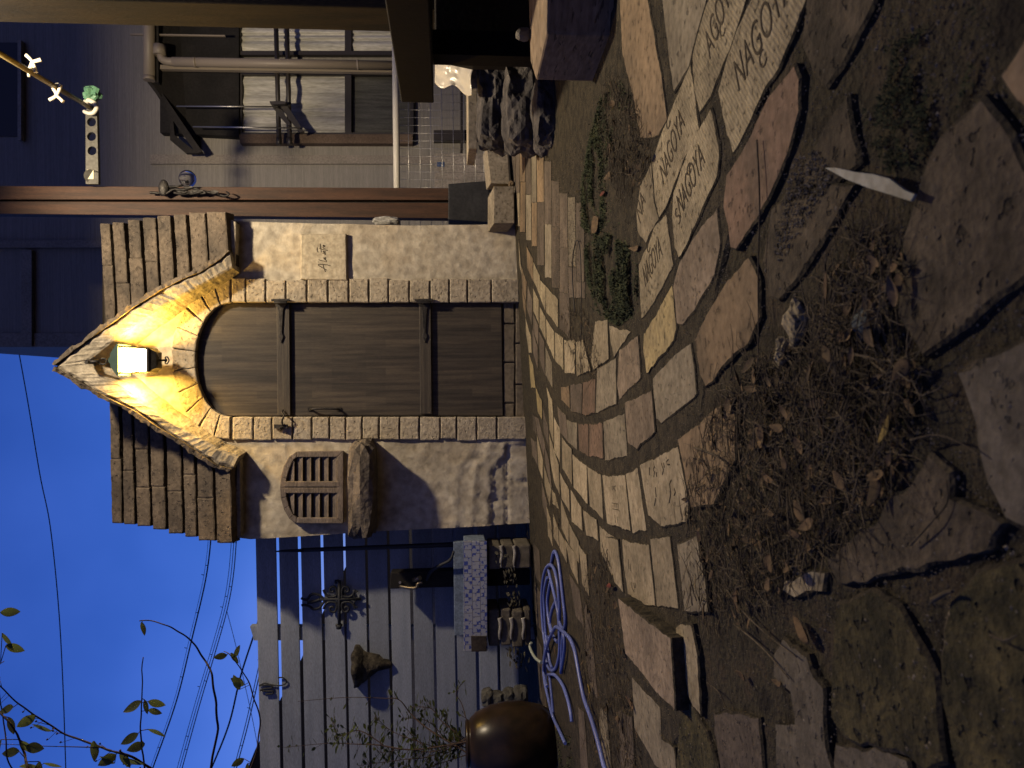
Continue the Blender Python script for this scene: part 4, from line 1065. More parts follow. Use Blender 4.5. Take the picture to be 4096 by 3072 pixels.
# cross of scrolls
orn = thing('scroll_ornament', P(1440, 2400, YN), 'black wrought iron scroll cross hung on the board fence', 'ornament')
YO = YN - .03
f = lambda pts: [P(a, b, YO) for a, b in F8(pts)]
mb = MB()
mb.tube(f([(600, 470), (862, 468)]), .009, 8); mb.tube(f([(722, 352), (722, 655)]), .011, 8)
mb.tube(f([(700, 370), (700, 350), (718, 352)]), .008, 6); mb.tube(f([(700, 633), (742, 633)]), .009, 6); mb.tube(f([(720, 655), (720, 628)]), .017, 8)
mb.tube(spline(f([(628, 470), (590, 440), (545, 440), (520, 470), (500, 470), (480, 462)]), 5), .008, 6)
mb.tube(spline(f([(628, 480), (600, 520), (560, 532), (535, 515), (500, 505), (484, 508)]), 5), .008, 6)
mb.tube(spline(f([(600, 470), (560, 485), (520, 490)]), 5), .010, 6)
for sg in (-1, 1):
    for dx in (1, -1):
        c = lambda x, y: (722 + dx * x, 470 + sg * y)
        mb.tube(spline(f([c(100, 60), c(85, 30), c(60, 16), c(22, 22), c(16, 50), c(28, 78), c(52, 76), c(60, 55), c(44, 46), c(36, 56)]), 6), .0075, 7)
    mb.tube(spline(f([(835, 470), (815, 470 + sg * 20), (820, 470 + sg * 42), (838, 470 + sg * 52)]), 5), .006, 6)
mb.build('scrolls', CABLE, orn)
mb = MB(); mb.tube([P(*F8([(722, 470)])[0], YO), P(*F8([(722, 470)])[0], YN)], .012, 8); mb.build('fixing', CABLE, orn)
# half cone wall pot
mb = MB()
c = P(*F8([(930, 880)])[0], YN - .002)
z = lambda x: P(*F8([(x, 880)])[0], YN).z - c.z
mb.lathe([(.12, z(815)), (.135, z(822)), (.128, z(850)), (.098, z(872)), (.09, z(890)), (.07, z(930)), (.05, z(970)), (.034, z(1000)), (.026, z(1040)), (.012, z(1050))], c, 26, math.pi, 2 * math.pi, .022)
mb.lathe([(.10, z(822)), (.115, z(817))], c, 26, math.pi, 2 * math.pi, .01)
tag(mb.build('wall_pot', pm('mossy_stone', (.10, .085, .062), (.022, .018, .014), 16, .95, 1.0, 40, bdist=.012)), 'mossy stone cone pot hung on the board fence', 'wall pot')
# wire hook over the fence
mb = MB()
g = lambda pts, y: spline([P(a, b, y) for a, b in F8(pts)], 5)
mb.tube(g([(215, 1015), (250, 1000), (290, 1010), (345, 1015), (380, 1005), (388, 985), (365, 965), (335, 965)], YN - .012), .004, 6)
mb.tube(g([(215, 1015), (255, 1012), (290, 1015), (296, 1030), (250, 1035), (225, 1045), (260, 1050), (300, 1050), (300, 1065), (255, 1070)], YN - .015), .005, 6)
tag(mb.build('wire_hook', CABLE), 'bent black wire hook over the top board of the fence', 'hook')
# standpipe, rod
tapth = thing('garden_tap', P(2085, 2318, 4.5), 'black standpipe with a brass tap behind the tiled sink', 'tap')
mb = MB(); mb.px([(1562, 2290), (1558, 2356), (2120, 2340), (2120, 2274)], 4.44, 4.53); mb.build('post', BLACK, tapth, bevel=.006)
mb = MB(); mb.tube(spline([P(1600, 2345, 4.42), P(1640, 2352, 4.38), P(1665, 2350, 4.36), P(1672, 2335, 4.36), P(1690, 2330, 4.36)], 5), .009, 8)
mb.tube([P(1655, 2318, 4.40), P(1680, 2312, 4.36)], .014, 8); mb.tube([P(1672, 2316, 4.44), P(1672, 2316, 4.37)], .010, 8); mb.build('spout', plain('old_brass', (.16, .13, .09), .4, .8), tapth)
mb = MB(); mb.tube([P(1600, 2330, 4.44), P(1600, 2330, 4.425)], .008, 8); mb.build('screw', STEEL, tapth)
mb = MB()
mb.tube([P(1104, 2206, 4.5), P(1130, 2204, 4.5), P(1200, 2202, 4.5), P(1216, 2200, 4.5)], .004, 8, .013)
mb.tube([P(1216, 2200, 4.5), P(1820, 2178, 4.5), P(2120, 2168, 4.5)], .0125, 8, .017)
tag(mb.build('iron_rod', CABLE), 'pointed black rod standing between shed and fence', 'rod')
mb = MB(); mb.tube(spline([P(1705, 2330, 4.47), P(1722, 2290, 4.40), P(1760, 2262, 4.36), P(1800, 2240, 4.34), P(1815, 2205, 4.34)], 5), .013, 7, .007)
tag(mb.build('bent_pipe', CABLE), 'crooked dark branch leaning out of the tiled sink', 'branch')
# tiled sink on two stone stacks
sink = thing('tiled_sink', P(2110, 2390, 4.25), 'blue and white tiled garden sink on two stacks of stone', 'sink')
tile = bpy.data.materials.new('blue_white_tile'); tile.use_nodes = True
n, l = tile.node_tree.nodes, tile.node_tree.links
tc = n.new('ShaderNodeTexCoord'); mp = n.new('ShaderNodeMapping'); mp.inputs['Rotation'].default_value = (R(90), 0, 0)
l.new(tc.outputs['Object'], mp.inputs['Vector'])
br = n.new('ShaderNodeTexBrick'); br.offset = 0.5
br.inputs['Color1'].default_value = (.30, .305, .33, 1); br.inputs['Color2'].default_value = (.25, .265, .32, 1); br.inputs['Mortar'].default_value = (.12, .12, .14, 1)
br.inputs['Scale'].default_value = 1; br.inputs['Brick Width'].default_value = .045; br.inputs['Row Height'].default_value = .0455; br.inputs['Mortar Size'].default_value = .0018
l.new(mp.outputs[0], br.inputs['Vector'])
ck = n.new('ShaderNodeTexChecker'); ck.inputs['Scale'].default_value = 44
l.new(mp.outputs[0], ck.inputs['Vector'])
no = n.new('ShaderNodeTexNoise'); no.inputs['Scale'].default_value = 55; l.new(mp.outputs[0], no.inputs['Vector'])
rp = n.new('ShaderNodeValToRGB'); rp.color_ramp.elements[0].position = .46; rp.color_ramp.elements[1].position = .56
l.new(no.outputs['Fac'], rp.inputs['Fac'])
mu = n.new('ShaderNodeMath'); mu.operation = 'MULTIPLY'; l.new(ck.outputs['Fac'], mu.inputs[0]); l.new(rp.outputs['Color'], mu.inputs[1])
mx = n.new('ShaderNodeMix'); mx.data_type = 'RGBA'; l.new(mu.outputs[0], mx.inputs['Factor']); l.new(br.outputs['Color'], mx.inputs['A']); mx.inputs['B'].default_value = (.04, .06, .24, 1)
l.new(mx.outputs['Result'], n['Principled BSDF'].inputs['Base Color']); n['Principled BSDF'].inputs['Roughness'].default_value = .25
MATS['tile'] = tile
YS = 4.22
mb = MB(); mb.px([(1854, 2166), (1856, 2606), (1950, 2604), (1948, 2166)], YS, YS + .03); mb.build('tile_front', tile, sink, bevel=.003)
mb = MB()
x0, x1 = P(1854, 2606, YS).x, P(1854, 2166, YS).x
zt, zb = P(1856, 2400, YS).z - .004, P(1948, 2400, YS).z + .005
for a, b in (((x0, YS + .031, zb), (x0 + .035, YS + .20, zt)), ((x1 - .035, YS + .031, zb), (x1, YS + .20, zt)), ((x0 + .036, YS + .165, zb), (x1 - .036, YS + .20, P(1816, 2400, YS + .165).z)), ((x0 + .036, YS + .031, zb), (x1 - .036, YS + .164, zb + .03))):
    mb.box(a, b)
mb.build('basin', pm('terrazzo', (.17, .21, .27), (.12, .15, .2), 30, .6, .2, 90), sink, bevel=.004)
mb = MB(); mb.px([(1884, 2546), (1886, 2607), (1946, 2606), (1944, 2546)], YS - .012, YS - .001); mb.build('corner_patch', pm('rust_plate', (.06, .045, .035), (.03, .024, .02), 20, .8), sink)
rr = random.Random(9)
for (a, b, u, v, cuts) in ((1952, 2122, 2178, 2278, [1952, 2006, 2058, 2125]), (1952, 2112, 2436, 2586, [1952, 2000, 2046, 2094, 2125])):
    for c0, c1 in zip(cuts, cuts[1:]):
        mb = MB(); ax = P(c0, v, YS + .04); bx = P(c1, u, YS + .04)
        mb.box((ax.x + rr.uniform(-.008, .008), YS + .03 + rr.uniform(0, .012), bx.z + .004), (bx.x + rr.uniform(-.008, .008), YS + .26, ax.z - .004))
        mb.build('leg_stone', pm('leg_stone', (.145, .125, .095), (.09, .078, .06), 6, .9, .5, 40), sink, bevel=.01)
    mb = MB()
    for c in cuts[1:-1]:
        p = P(c, (u + v) / 2 + (6 if u > 2400 else 0), YS + .028)
        mb.tube(spline([p + Vector((-.06, .004, 0)), p + Vector((-.03, -.002, .004)), p + Vector((.02, 0, -.003)), p + Vector((.065, .004, .002))], 4), .006, 7, .013)
    mb.build('mortar_drip', pm('white_mortar', (.34, .32, .28), (.26, .24, .21), 10), sink)
# glazed jar with its shrub
jc = P(2014, 2966, 3.75); jc.z = gz(jc.x)
jar = tag(None or thing('glazed_jar', jc, 'big round brown glazed jar holding a straggly shrub', 'jar'))
zt = P(1862, 2966, 3.75).z - jc.z
mb = MB()
mb.lathe([(.10, 0), (.135, zt * .03), (.168, zt * .16), (.188, zt * .36), (.190, zt * .52), (.176, zt * .72), (.145, zt * .88), (.118, zt * .945), (.108, zt * .955), (.113, zt * .97), (.113, zt * .99), (.106, zt), (.095, zt - .004), (.09, zt - .05)], jc, 40)
mb.build('pot', JAR, jar)
mb = MB(); mb.lathe([(.001, zt - .03), (.093, zt - .03)], jc, 24); mb.build('earth', SOIL, jar)
shb = thing('potted_shrub', jc + Vector((0, 0, zt - .03)), 'straggly small leaved shrub growing out of the glazed jar', 'shrub')
ms, ml = MB(), MB(); rr = random.Random(17)
root = jc + Vector((0, 0, zt - .03))
stems = [[(1500, 1400), (1300, 1300), (1180, 1200), (1100, 1105), (1000, 1095), (760, 1090), (460, 1115)], [(1500, 1420), (1200, 1420), (960, 1390), (820, 1385), (650, 1380), (380, 1405)],
         [(1500, 1380), (1380, 1250), (1300, 1160), (1180, 1150)], [(1500, 1440), (1300, 1460), (1150, 1480), (1000, 1500), (850, 1520)], [(1500, 1400), (1350, 1400), (1200, 1360), (1050, 1300), (950, 1210)],
         [(1500, 1450), (1380, 1500), (1250, 1540), (1100, 1560)], [(1500, 1360), (1420, 1280), (1400, 1180)], [(1000, 1390), (850, 1300), (720, 1330), (685, 1240)], [(1500, 1400), (1400, 1350), (1280, 1240), (1120, 1220)],
         [(1500, 1420), (1330, 1430), (1130, 1420), (980, 1440)], [(1540, 1200), (1500, 1140), (1460, 1060), (1520, 980)], [(1500, 1430), (1320, 1520), (1150, 1600)], [(1500, 1410), (1400, 1440), (1250, 1390), (1150, 1290)]]
for i, st in enumerate(stems):
    pts = []
    for k, (a, b) in enumerate(F8(st)):
        Y = 3.75 + (.6 if i in (0, 1) else .35) * k / (len(st) - 1) + rr.uniform(-.05, .05) * (k > 0)
        pts.append(P(a, b, Y))
    if i != 7: pts[0] = root + Vector((rr.uniform(-.05, .05), rr.uniform(-.05, .05), 0))
    sp = spline(pts, 8); ms.tube(sp, .0045 if i < 2 else .0032, 6, .0012)
    for k, p in enumerate(sp[3:]):
        if i == 0 and rr.random() < .75: continue
        if i == 10 and rr.random() < .8: continue
        for _ in range(rr.choice((2, 3, 4)) if i > 1 else rr.choice((1, 2))):
            a = rr.uniform(0, 6.28)
            d = Vector((math.cos(a), math.sin(a), rr.uniform(-.3, .8))); L = rr.uniform(.022, .042)
            q = p + d * rr.uniform(.004, .05)
            ms.tube([p, q], .0009, 4); leaf(ml, q, d, (rr.uniform(-.6, .6), rr.uniform(-.6, .6), 1), L, L * rr.uniform(.45, .65), rr.uniform(-.1, .3), .2, 4)
ms.build('stems', BARK, shb); ml.build('foliage', LEAF_G, shb)
mb = MB()
for k, (a, b, rx, rz) in enumerate(((1950, 2790, .05, .04), (1990, 2800, .055, .05), (2035, 2795, .06, .05), (2080, 2790, .07, .05))):
    rock(mb, P(a, b, 4.2), (rx, .06, rz), 30 + k, .25, 3, .4)
tag(mb.build('stone_heap', pm('grey_stone', (.085, .085, .08), (.045, .045, .045), 9, .9, .6, 40)), 'low heap of grey stones leaning behind the glazed jar', 'stones')
# low leafy weeds along the fence foot
ms = MB(); rr = random.Random(4)
for (a, b, n_) in ((2010, 2240, 12), (2040, 2310, 26), (2060, 2395, 26), (2050, 2620, 18), (2090, 2640, 16)):
    for _ in range(n_):
        p = P(a + rr.uniform(-25, 25), b + rr.uniform(-30, 30), 4.1); an = rr.uniform(0, 6.28)
        leaf(ms, p, (math.cos(an), math.sin(an), rr.uniform(-.3, .7)), (rr.uniform(-.5, .5), -.5, 1), rr.uniform(.02, .04), .02, .2, .2, 4)
tag(ms.build('weeds', pm('weed_leaf', (.06, .055, .04), (.03, .03, .022), 20)), 'dark withered weeds along the foot of the fence', 'weeds', kind='stuff')
mb = MB(); mb.tube(spline([P(2125, 2570, 4.0), P(2120, 2590, 4.0), P(2140, 2630, 3.9), P(2165, 2650, 3.8)], 5), .008, 7)
tag(mb.build('pipe_end', plain('pale_green_pipe', (.25, .28, .24), .5)), 'short pale green pipe between sink stack and hose', 'pipe')

# ================================================================== branches against the sky
SK = K(0, 2100, 1.7015)
br_ = [([(1420, 1720), (1475, 1420), (1465, 1200), (1440, 1020), (1390, 910), (1310, 800), (1240, 740), (1150, 690), (1040, 660), (950, 655)], .0045, 2.3, [(965, 660, 80)], 'bare arching dark branch with one leaf at its tip'),
       ([(980, 1760), (975, 1654), (960, 1400), (965, 1180), (970, 900)], .004, 2.2, [(985, 1190, 70), (1010, 1200, 20), (1010, 1260, 10), (960, 1200, 150), (1010, 1390, 30), (940, 1420, 150), (985, 1490, 160)], 'upright branch with paired green leaves along its middle'),
       ([(1080, 1720), (1030, 1650), (850, 1560), (700, 1520), (450, 1420), (250, 1300), (60, 1160), (-40, 1050)], .0045, 2.0, [(240, 1300, 150), (90, 1240, 160), (820, 1540, 60), (790, 1565, 150), (840, 1590, 20), (780, 1620, 200), (640, 1470, 90), (350, 1400, 200)], 'long reddish branch slanting across the sky with seed heads'),
       ([(200, 1720), (190, 1654), (150, 1520), (100, 1400), (0, 1270), (-60, 1200)], .005, 2.0, [(150, 1470, 60), (180, 1510, 0), (130, 1540, 170), (60, 1310, 60), (270, 1610, 90), (300, 1620, 20), (250, 1640, 180), (10, 1460, 100)], 'thick leafy dark branch at the edge of the sky'),
       ([(1680, 1720), (1740, 1550), (1770, 1330), (1730, 1180), (1680, 1040), (1610, 940), (1560, 880), (1520, 860)], .0035, 2.4, [(1545, 885, 170), (1575, 870, 60), (1590, 900, 300), (1660, 1090, 200), (1630, 1120, 250), (1690, 1620, 100), (1660, 1590, 150)], 'drooping green leaved branch close to the fence top'),
       ([(150, 1720), (60, 1620), (20, 1300), (-20, 1000), (20, 930)], .003, 2.0, [(40, 820, 20), (15, 735, 60), (5, 595, 0)], 'short branch tip at the far edge of the sky')]
rr = random.Random(2)
for pts, r_, Y, lv, lb in br_:
    ms, ml = MB(), MB()
    p3 = spline([P(a, b, Y + rr.uniform(-.04, .04)) for a, b in SK(pts)], 8)
    p3 = [p + noise.noise_vector(p * 20) * .004 for p in p3]
    e = p3[0]; base = Vector((e.x - .62, e.y, gz(e.x - .62)))
    p3 = spline([base, base + Vector((.04, 0, .45)), base.lerp(e, .55) + Vector((-.12, 0, .1)), e], 8)[:-1] + p3
    t = thing('climbing_branch', base, lb, 'branch', None)
    ms.tube(p3, r_, 6, r_ * .35)
    for (a, b, an) in lv:
        q = P(*SK([(a, b)])[0], Y); near = min(p3, key=lambda p: (p - q).length)
        d = DN * math.cos(R(an)) - RT * math.sin(R(an)) + fw * rr.uniform(-.3, .3)
        st = near if (near - q).length < .12 else q - d * .02
        ms.tube([st, q], .0012, 4); L = rr.uniform(.040, .056)
        leaf(ml, q, d, -fw + Vector((rr.uniform(-.7, .7), 0, rr.uniform(0, .9))), L, L * .52, rr.uniform(.05, .35), .2, 6)
    if 'seed' in lb:
        for k in range(26):
            p = rr.choice(p3[30:]); e = p + Vector((rr.uniform(-.02, .02), rr.uniform(-.02, .02), rr.uniform(.012, .035)))
            ms.tube([p, e], .0007, 4); ms.tube([e, e + Vector((.003, 0, .002))], .0026, 5)
        ms.tube(spline([P(a, b, Y) for a, b in SK([(700, 1515), (500, 1510), (300, 1505), (0, 1490)])], 4), .0016, 5, .0007)
    ms.build('stem', BARK, t); ml.build('foliage', LEAF_G, t)

# ================================================================== overhead cables
cb = [([(70, 1380), (110, 1600), (160, 1900), (200, 2100), (232, 2400), (250, 2700), (263, 3072), (272, 3400)], [.009], 14, 'single thin cable crossing high over the shed roof'),
      (SK([(1440, 20), (1425, 200), (1390, 420), (1300, 800), (1200, 1200), (1045, 1640), (930, 1950)]), [.013, .004], 15, 'thick cable with a thin wire twisted beside it'),
      (SK([(1612, 60), (1590, 330), (1550, 560), (1470, 850), (1360, 1220), (1240, 1654), (1150, 1980)]), [.010, .007, .006], 16, 'bundle of three cables with hanging loops'),
      (SK([(1775, 560), (1750, 680), (1640, 1020), (1560, 1350), (1440, 1654), (1300, 1980)]), [.018], 16, 'thick blurred cable running down behind the fence'),
      (SK([(1790, 900), (1765, 1020), (1690, 1350), (1610, 1654), (1540, 1950)]), [.012, .009], 17, 'pair of lower cables just above the fence'),
      (SK([(1545, 590), (1600, 800), (1660, 1060), (1720, 1330), (1790, 1700)]), [.006], 16.5, 'thin wire slanting across the cable bundle')]
for pts, rs, Y, lb in cb:
    mb = MB()
    for k, r_ in enumerate(rs):
        q = spline([P(a - 10 * k, b, Y) for a, b in pts], 10)
        mb.tube(q, r_, 6)
        if len(rs) > 1:
            for i in range(3, len(q) - 2, 11 + k * 3): mb.tube([q[i], q[i] + Vector((.015, 0, .05))], .007, 5)
    tag(mb.build('utility_cable', CABLE), lb, 'cable')

# ================================================================== neighbour's house
YH = 7.2
hs = thing('neighbour_house', P(1960, 600, YH), 'grey sided house with curtained windows standing behind the shed', 'house')
mb = MB(); mb.px([(-420, -700), (-420, 1385), (2020, 1385), (2020, -700)], YH, YH + 4); mb.build('wall', SIDING, hs)
mb = MB()
for pts, d in (([(-420, 962), (-420, 992), (1990, 985), (1990, 960)], .05), ([(85, 1000), (85, 1380), (126, 1384), (126, 1000)], .05), ([(-420, 1330), (-420, 1388), (1990, 1388), (1990, 1340)], .02),
               ([(600, 618), (600, 655), (1960, 655), (1960, 622)], .03)):
    mb.px(pts, YH - d, YH - .002)
mb.build('trim_board', TRIM, hs)
# upper window recess
mb = MB(); mb.px([(-300, 170), (-300, 545), (70, 545), (70, 170)], YH - .01, YH + .1); w0 = mb.build('upper_window', FRAME, hs)
mb = MB(); mb.px([(70, 160), (70, 560), (84, 560), (84, 160)], YH - .06, YH - .001); mb.build('sill', TRIM, w0)
def window(x0, x1, y0, y1, mid, name):
    mb = MB()
    for p in ([(x0 - 14, y0 - 16), (x0 - 14, y1 + 16), (x0, y1 + 16), (x0, y0 - 16)], [(x1, y0 - 16), (x1, y1 + 16), (x1 + 14, y1 + 16), (x1 + 14, y0 - 16)],
              [(x0, y0 - 16), (x0, y0), (x1, y0), (x1, y0 - 16)], [(x0, y1), (x0, y1 + 16), (x1, y1 + 16), (x1, y1)], [(mid - 13, y0), (mid - 13, y1), (mid + 13, y1), (mid + 13, y0)]):
        mb.px(p, YH - .07, YH - .012)
    w = mb.build('window', FRAME, hs)
    mb = MB(); n_ = 60; rg = [[], []]
    for i in range(n_ + 1):
        sy = y0 + (y1 - y0) * i / n_; d = .012 * math.sin(i * .45 + 1.6 * math.sin(i * .17))
        rg[0].append(P(x0, sy, YH - .032 + d)); rg[1].append(P(mid if name else x1, sy, YH - .032 + d))
    mb.loops(rg, False, False, True, False); mb.build('curtain', CURT, w)
    mb = MB(); mb.px([(x0, y0), (x0, y1), (x1, y1), (x1, y0)], YH - .008, YH - .004); mb.build('pane', pm('frosted_pane', (.13, .13, .115), (.07, .07, .062), 3, .25, .0, stretch=(9, 9, .6)), w)
window(967, 1640, 298, 530, 1392, True)
window(961, 1640, 60, 203, 1392, False)
mb = MB(); mb.px([(955, 537), (960, 572), (1650, 574), (1650, 537)], YH - .09, YH - .001); mb.build('window_jamb', pm('brown_trim', (.14, .10, .07), (.1, .07, .05), 4), hs)
mb = MB(); mb.px([(640, -50), (640, 530), (955, 545), (955, -50)], YH - .10, YH - .001); mb.build('shutter_box', pm('dark_cladding', (.02, .018, .017), (.012, .011, .01), 3), hs)
# lean-to awning: side bracket, fascia gutter, downpipe
mb = MB()
q = [(585, 322), (600, 336), (660, 345), (805, 608), (785, 614), (742, 612), (680, 562), (678, 455)]
mb.px([(588, 318), (622, 332), (808, 606), (785, 614), (690, 480)], 6.95, 7.0)
mb.px([(742, 612), (680, 560), (680, 452), (690, 455), (698, 540), (790, 612)], 7.0, 7.05)
mb.px([(618, -60), (634, -60), (634, 330), (618, 330)], 6.88, 6.94)
mb.prism([P(600, -60, 6.88), P(600, 325, 6.88), P(805, 600, YH - .01), P(760, -60, YH - .01)], (0, 0, .03))
mb.build('awning', pm('awning_dark', (.03, .027, .025), (.02, .018, .017), 3), hs)
mb = MB(); mb.tube([P(597, -120, 6.85), P(597, 318, 6.85)], .049, 12); mb.tube([P(597, 306, 6.85), P(597, 322, 6.85)], .05, 12); mb.build('gutter', PIPE, hs)
mb = MB()
mb.tube(spline([P(640, 200, 6.85), P(645, 225, 6.85), P(650, 236, 6.85), P(668, 245, 6.85), P(700, 247, 6.85)], 5), .036, 10)
mb.tube([P(638, 182, 6.85), P(638, 222, 6.85)], .055, 12)
mb.tube([P(690, 247, 6.85), P(1572, 262, 6.85)], .041, 12)
for s_ in (780, 1432): mb.tube([P(s_ - 4, 248 + (s_ - 700) * .016, 6.85), P(s_ + 4, 248 + (s_ - 700) * .016, 6.85)], .045, 12)
mb.build('downpipe', PIPE, hs)
mb = MB(); mb.px([(640, 259), (640, 276), (1570, 290), (1570, 274)], 6.9, 6.95); mb.px([(520, 133), (520, 139), (900, 145), (900, 140)], 6.9, 6.92); mb.build('corner_trim', PIPE, hs)
# drying rails
mb = MB()
for s_ in (1108, 1151): mb.tube([P(s_ - 4, 100, 6.98), P(s_ + 8, 560, 6.98)], .0215, 10); mb.tube([P(s_ + 7, 552, 6.98), P(s_ + 9, 580, 6.98)], .026, 10)
mb.px([(1078, 405), (1080, 412), (1092, 418), (1140, 415), (1145, 406), (1120, 403)], 6.88, 7.08)
mb.px([(1118, 418), (1145, 416), (1180, 470), (1215, 524), (1200, 530), (1160, 480)], 6.94, 7.0)
mb.px([(1102, 430), (1108, 455), (1150, 500), (1165, 500), (1128, 440)], 6.95, 6.97)
mb.build('drying_rail', FRAME, hs)
mb = MB()
mb.tube([P(706, 425, 6.9), P(1112, 427, 6.9)], .007, 6); mb.tube([P(772, 507, 6.9), P(1200, 512, 6.9)], .007, 6)
mb.build('hanger_rods', STEEL, hs)
mb = MB(); mb.px([(1738, 614), (1738, 760), (1950, 760), (1950, 614)], YH - .12, YH - .001); ub = mb.build('meter_cabinet', TRIM, hs, bevel=.004)
mb = MB(); mb.px([(1748, 648), (1748, 667), (1778, 667), (1778, 648)], YH - .124, YH - .121); mb.build('blue_tag', plain('blue_tag', (.05, .08, .16), .5), ub)
mb = MB(); mb.px([(1735, 520), (1735, 560), (1900, 560), (1900, 520)], YH - .10, YH - .001); mb.px([(1842, 200), (1842, 600), (1852, 600), (1852, 200)], YH - .2, YH - .11); mb.build('lower_sill', FRAME, hs)
# wire mesh and its white rail
wm = thing('wire_mesh_fence', P(1960, 560, 6.0), 'thin wire mesh fence hung below a white rail by the house', 'wire fence')
mb = MB()
for s_ in (1633, 1679, 1722, 1767, 1812, 1855, 1900, 1934): mb.tube([P(s_ - 2, 150, 6), P(s_ + 4, 960, 6)], .0024, 5)
for k in range(26): mb.tube([P(1590, 160 + 31 * k, 6.01), P(1950, 163 + 31 * k, 6.01)], .0012, 4)
mb.build('mesh', STEEL, wm)
mb = MB(); mb.tube([P(1581, 190, 5.97), P(1590, 960, 5.97)], .027, 12); mb.build('rail', WHITE, wm)

# ================================================================== pergola posts
YP = 5.15
pp = thing('pergola_post', P(1960, 800, YP), 'double brown timber post standing right behind the shed', 'post')
for a, b, c, d in ((741, 797, 752, 800), (803, 850, 811, 873)):
    mb = MB(); p0, p1 = P(-500, a, YP), P(1795, c, YP); q0, q1 = P(-500, b, YP), P(1795, d, YP)
    mb.prism([p0, q0, q1, p1], (0, .09, 0)); mb.build('timber', BROWNW, pp, bevel=.004)
mb = MB(); mb.px([(-500, 790), (-500, 815), (1795, 820), (1795, 795)], YP + .05, YP + .09); mb.build('spacer', DARKVOID, pp)
mb = MB()
mb.loops([[P(a, b, YP - .05) for a, b in ((1793, 735), (1793, 878), (1957, 888), (1957, 722))], [P(a, b, YP - .05) + Vector((0, .16, 0)) for a, b in ((1793, 735), (1793, 878), (1957, 888), (1957, 722))]])
mb.build('post_shoe', pm('black_metal', (.030, .030, .032), (.02, .02, .022), 5, .6, .2, 60), pp, bevel=.006)
pb = thing('pergola_beam', P(1740, 0, 3.0), 'huge dark timber post closest to the camera side', 'post')
mb = MB(); x1 = P(0, 98, 3.0).x; x2 = P(1700, 128, 3.0).x
q = [P(-800, 70, 3.2), P(1745, 132, 3.2), P(1745, -130, 3.2), P(-800, -170, 3.2)]; mb.prism([v - Vector((0, .2, 0)) for v in q], (0, .2, 0)); mb.build('timber', DARKB, pb, bevel=.006)
# clothes pole holder on the brown post
br2 = thing('pole_holder', P(395, 734, YP - .03), 'grey bracket with three round holes fixed to the brown post', 'bracket')
def plate_with_holes():
    mb = MB(); Y = YP - .04
    ring = lambda cx, cy, r, n=20: [(cx + r * math.cos(2 * math.pi * k / n), cy + r * math.sin(2 * math.pi * k / n)) for k in range(n)]
    outl = [(343, 735), (342, 470), (344, 440), (352, 428), (372, 424), (388, 436), (388, 470), (394, 735)]
    holes = [ring(366, 488, 18), ring(366, 546, 18), ring(368, 603, 18)]
    pts, eds = [], []
    for lp in [outl] + holes:
        k = len(pts); pts += [Vector(p) for p in lp]; eds += [(k + i, k + (i + 1) % len(lp)) for i in range(len(lp))]
    v, e, f, *_ = delaunay_2d_cdt(pts, eds, [], 1, 1e-4)
    fs = []
    for t in f:
        c = sum((v[i] for i in t), Vector((0, 0))) / 3
        if inside(c, outl) and not any(inside(c, h_) for h_ in holes): fs.append(tuple(t))
    fr = [P(p.x, p.y, Y) for p in v]; k = len(fr)
    mb.add(fr + [p + Vector((0, .03, 0)) for p in fr], fs + [tuple(i + k for i in t)[::-1] for t in fs])
    for lp in [outl] + holes:
        r0 = [P(*p, Y) for p in lp]; mb.loops([r0, [p + Vector((0, .03, 0)) for p in r0]], False, False)
    return mb
plate_with_holes().build('plate', pm('grey_alloy', (.105, .10, .085), (.085, .08, .068), 5, .5, .1, 50, metal=.3), br2)
mb = MB(); mb.tube([P(366, 705, YP - .045), P(366, 705, YP - .07)], .045, 18); mb.px([(346, 690), (346, 736), (393, 736), (393, 690)], YP - .07, YP - .041); mb.build('end_cap', MATS['grey_alloy'], br2)
mb = MB(); mb.px([(347, 680), (347, 716), (374, 716), (374, 680), (368, 677), (352, 677)], YP - .0745, YP - .0715); mb.build('sticker', plain('cream_sticker', (.68, .62, .42), .6), br2)
mb = MB(); mb.tube(spline([P(343, 408, YP - .06), P(358, 402, YP - .08), P(380, 415, YP - .08), P(386, 432, YP - .08), P(372, 452, YP - .08), P(350, 452, YP - .08), P(337, 446, YP - .06)], 6), .017, 9, .012); mb.build('hook', WHITE, br2)
mb = MB(); rr = random.Random(8)
rock(mb, P(368, 377, YP - .06), (.05, .05, .05), 3, .55, 3, .2, 2.2)
tag(mb.build('green_bag', plain('green_film', (.10, .22, .13), .25, trans=.0)), 'crumpled green plastic wrap on the end of the pole holder', 'bag')
pole = thing('drying_pole', P(372, 436, YP - .02), 'yellowish clothes drying pole slanting up out of its holder', 'pole')
A, Bp = P(376, 440, YP + .02), P(-140, 130, 3.55)
mb = MB(); mb.tube([A, A.lerp(Bp, .3), A.lerp(Bp, .6), Bp], .0145, 12); mb.build('rod', pm('bamboo_tube', (.27, .21, .09), (.22, .17, .07), 5, .45, .1, 50), pole)
